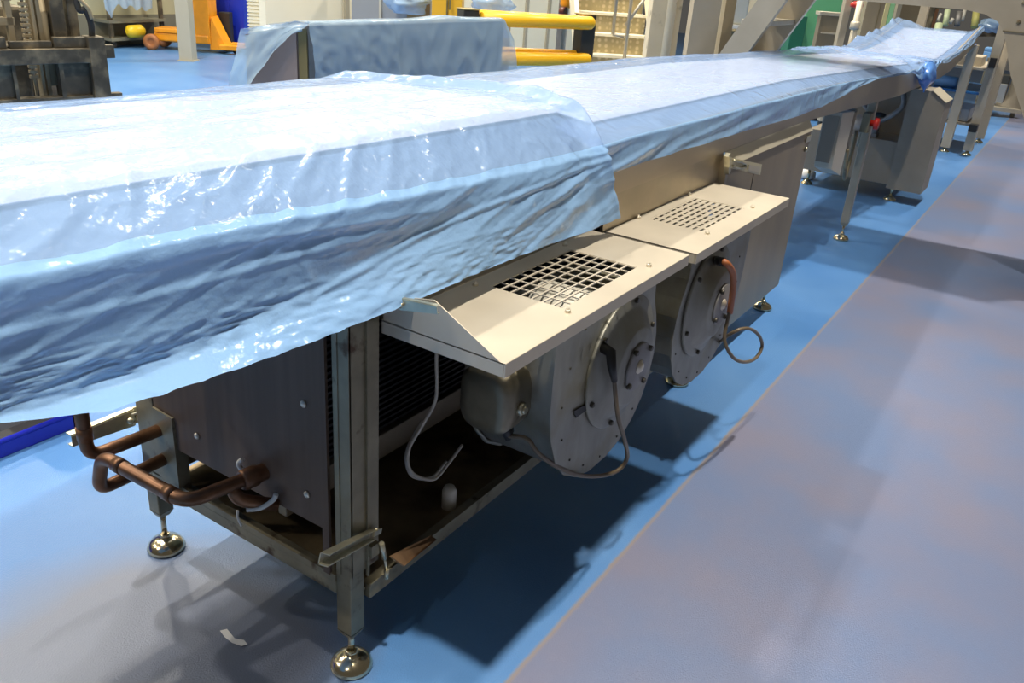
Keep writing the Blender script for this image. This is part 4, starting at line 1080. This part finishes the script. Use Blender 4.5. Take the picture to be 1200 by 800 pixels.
k = MB(); facebox(k, 942, 990, 30, 11.2, .6, .02, 1.5, .01); k.build('hood', GREEN, GG)
k = MB(); facebox(k, 950, 985, 10, 11.19, .5, 1.52, 1.56, .004); k.build('lip', mat('pale_green_lip', (.75,.85,.66), .4), GG)
k = MB(); facebox(k, 948, 990, 10, 11.3, .5, 1.56, 2.0, .004); k.build('top', GREEN, GG)
k = MB(); facebox(k, 925, 942, 45, 11.1, .3, .02, 1.15, .01); k.build('side_box', DGREEN, GG)
GB = thing('green_strip_door', ad(1042,15,11.5), 'yellow and light green upright strips right of the electrical cabinet', 'strip door'); GB.location.z = 0
k = MB(); facebox(k, 1036, 1041, 15, 11.5, .05, 0, 2.2, 0); k.build('yellow_strip', mat('pale_yellow', (.78,.70,.36), .5), GB)
k = MB(); facebox(k, 1041.5, 1047, 15, 11.5, .05, 0, 2.2, 0); k.build('green_strip', mat('light_green', (.36,.72,.36), .5), GB)
t = panel_thing('brown_cabinet', 1052, 1078, 20, 11.8, .3, 2.2, mat('dark_brown_cab', (.22,.17,.10), .5), 'dark brown cabinet behind the bridge beam near the far end', 'cabinet')
k = MB(); facebox(k, 1049, 1054, 20, 11.7, .08, .02, 2.2, 0); k.build('frame_post', BEIGE, t)
t = panel_thing('rust_cabinet', 1080, 1098, 20, 13.2, .3, 2.2, RUSTY, 'rusty orange cabinet behind the upright cylinders', 'cabinet')
t = thing('washdown_tray', ad(1050,44,10.2), 'pale tray table behind the raised end of the plastic sheet', 'table'); t.location.z = 0
k = MB(); facebox(k, 1040, 1066, 42, 10.2, .3, .98, 1.03, .004); k.build('top', LGREY, t)
for px in (1042, 1063):
    k = MB(); facebox(k, px, px+3, 42, 10.25, .04, 0, .98, 0); k.build('leg', BEIGE, t)
k = MB(); k.lathe(ad(1037,36,10.3), (0,0,1), [(.03,-.04),(.055,-.02),(.055,.02),(.03,.04)], 12); k.build('knob', LGREY, t)
# machinery glimpsed between the bridge stringers
MG = thing('mixing_machine', ad(866,30,9.0), 'cluttered pale process machine glimpsed beside the bridge stringers', 'machine'); MG.location.z = 0
k = MB(); facebox(k, 846, 905, 60, 9.2, .6, .02, 1.02, .01); k.build('body', FRAME, MG)
k = MB(); facebox(k, 856, 874, 30, 9.0, .3, 1.10, 1.45, .02); k.build('hopper', mat('pale_hopper', (.62,.62,.55), .4, .2), MG)
k = MB(); facebox(k, 852, 876, 33, 8.98, .35, 1.06, 1.10, .004); k.build('rim', WHITEP, MG)
k = MB(); facebox(k, 850, 890, 5, 9.4, .3, 1.02, 2.2, .01); k.build('back_column', CREAM, MG)
k = MB(); facebox(k, 905, 918, 15, 9.3, .2, .9, 2.2, .01); k.build('blue_duct', BLUED, MG)

# ================================================================== LIGHTS (hall lamps, 5 m up)
for ix in range(-1, 5):
    for iy in range(0, 4):
        L_ = bpy.data.lights.new('hall_lamp', 'AREA'); L_.shape = 'DISK'; L_.size = .17; L_.energy = (52,66,138,138)[iy]; L_.spread = math.radians((80,110,150,150)[iy])
        L_.color = (1.0,.93,.80)
        o = bpy.data.objects.new('hall_lamp', L_); COL.objects.link(o); o.location = (-.5+3.0*ix, -.62+3.0*iy, 5.0)
w = bpy.data.worlds.new('hall_ambient'); S.world = w; w.use_nodes = True
bg = w.node_tree.nodes['Background']; bg.inputs['Color'].default_value = (1,.95,.86,1); bg.inputs['Strength'].default_value = .085

S.view_settings.view_transform = 'Standard'; S.view_settings.look = 'None'; S.view_settings.exposure = -.05; S.view_settings.gamma = 1
S.view_settings.use_curve_mapping = False
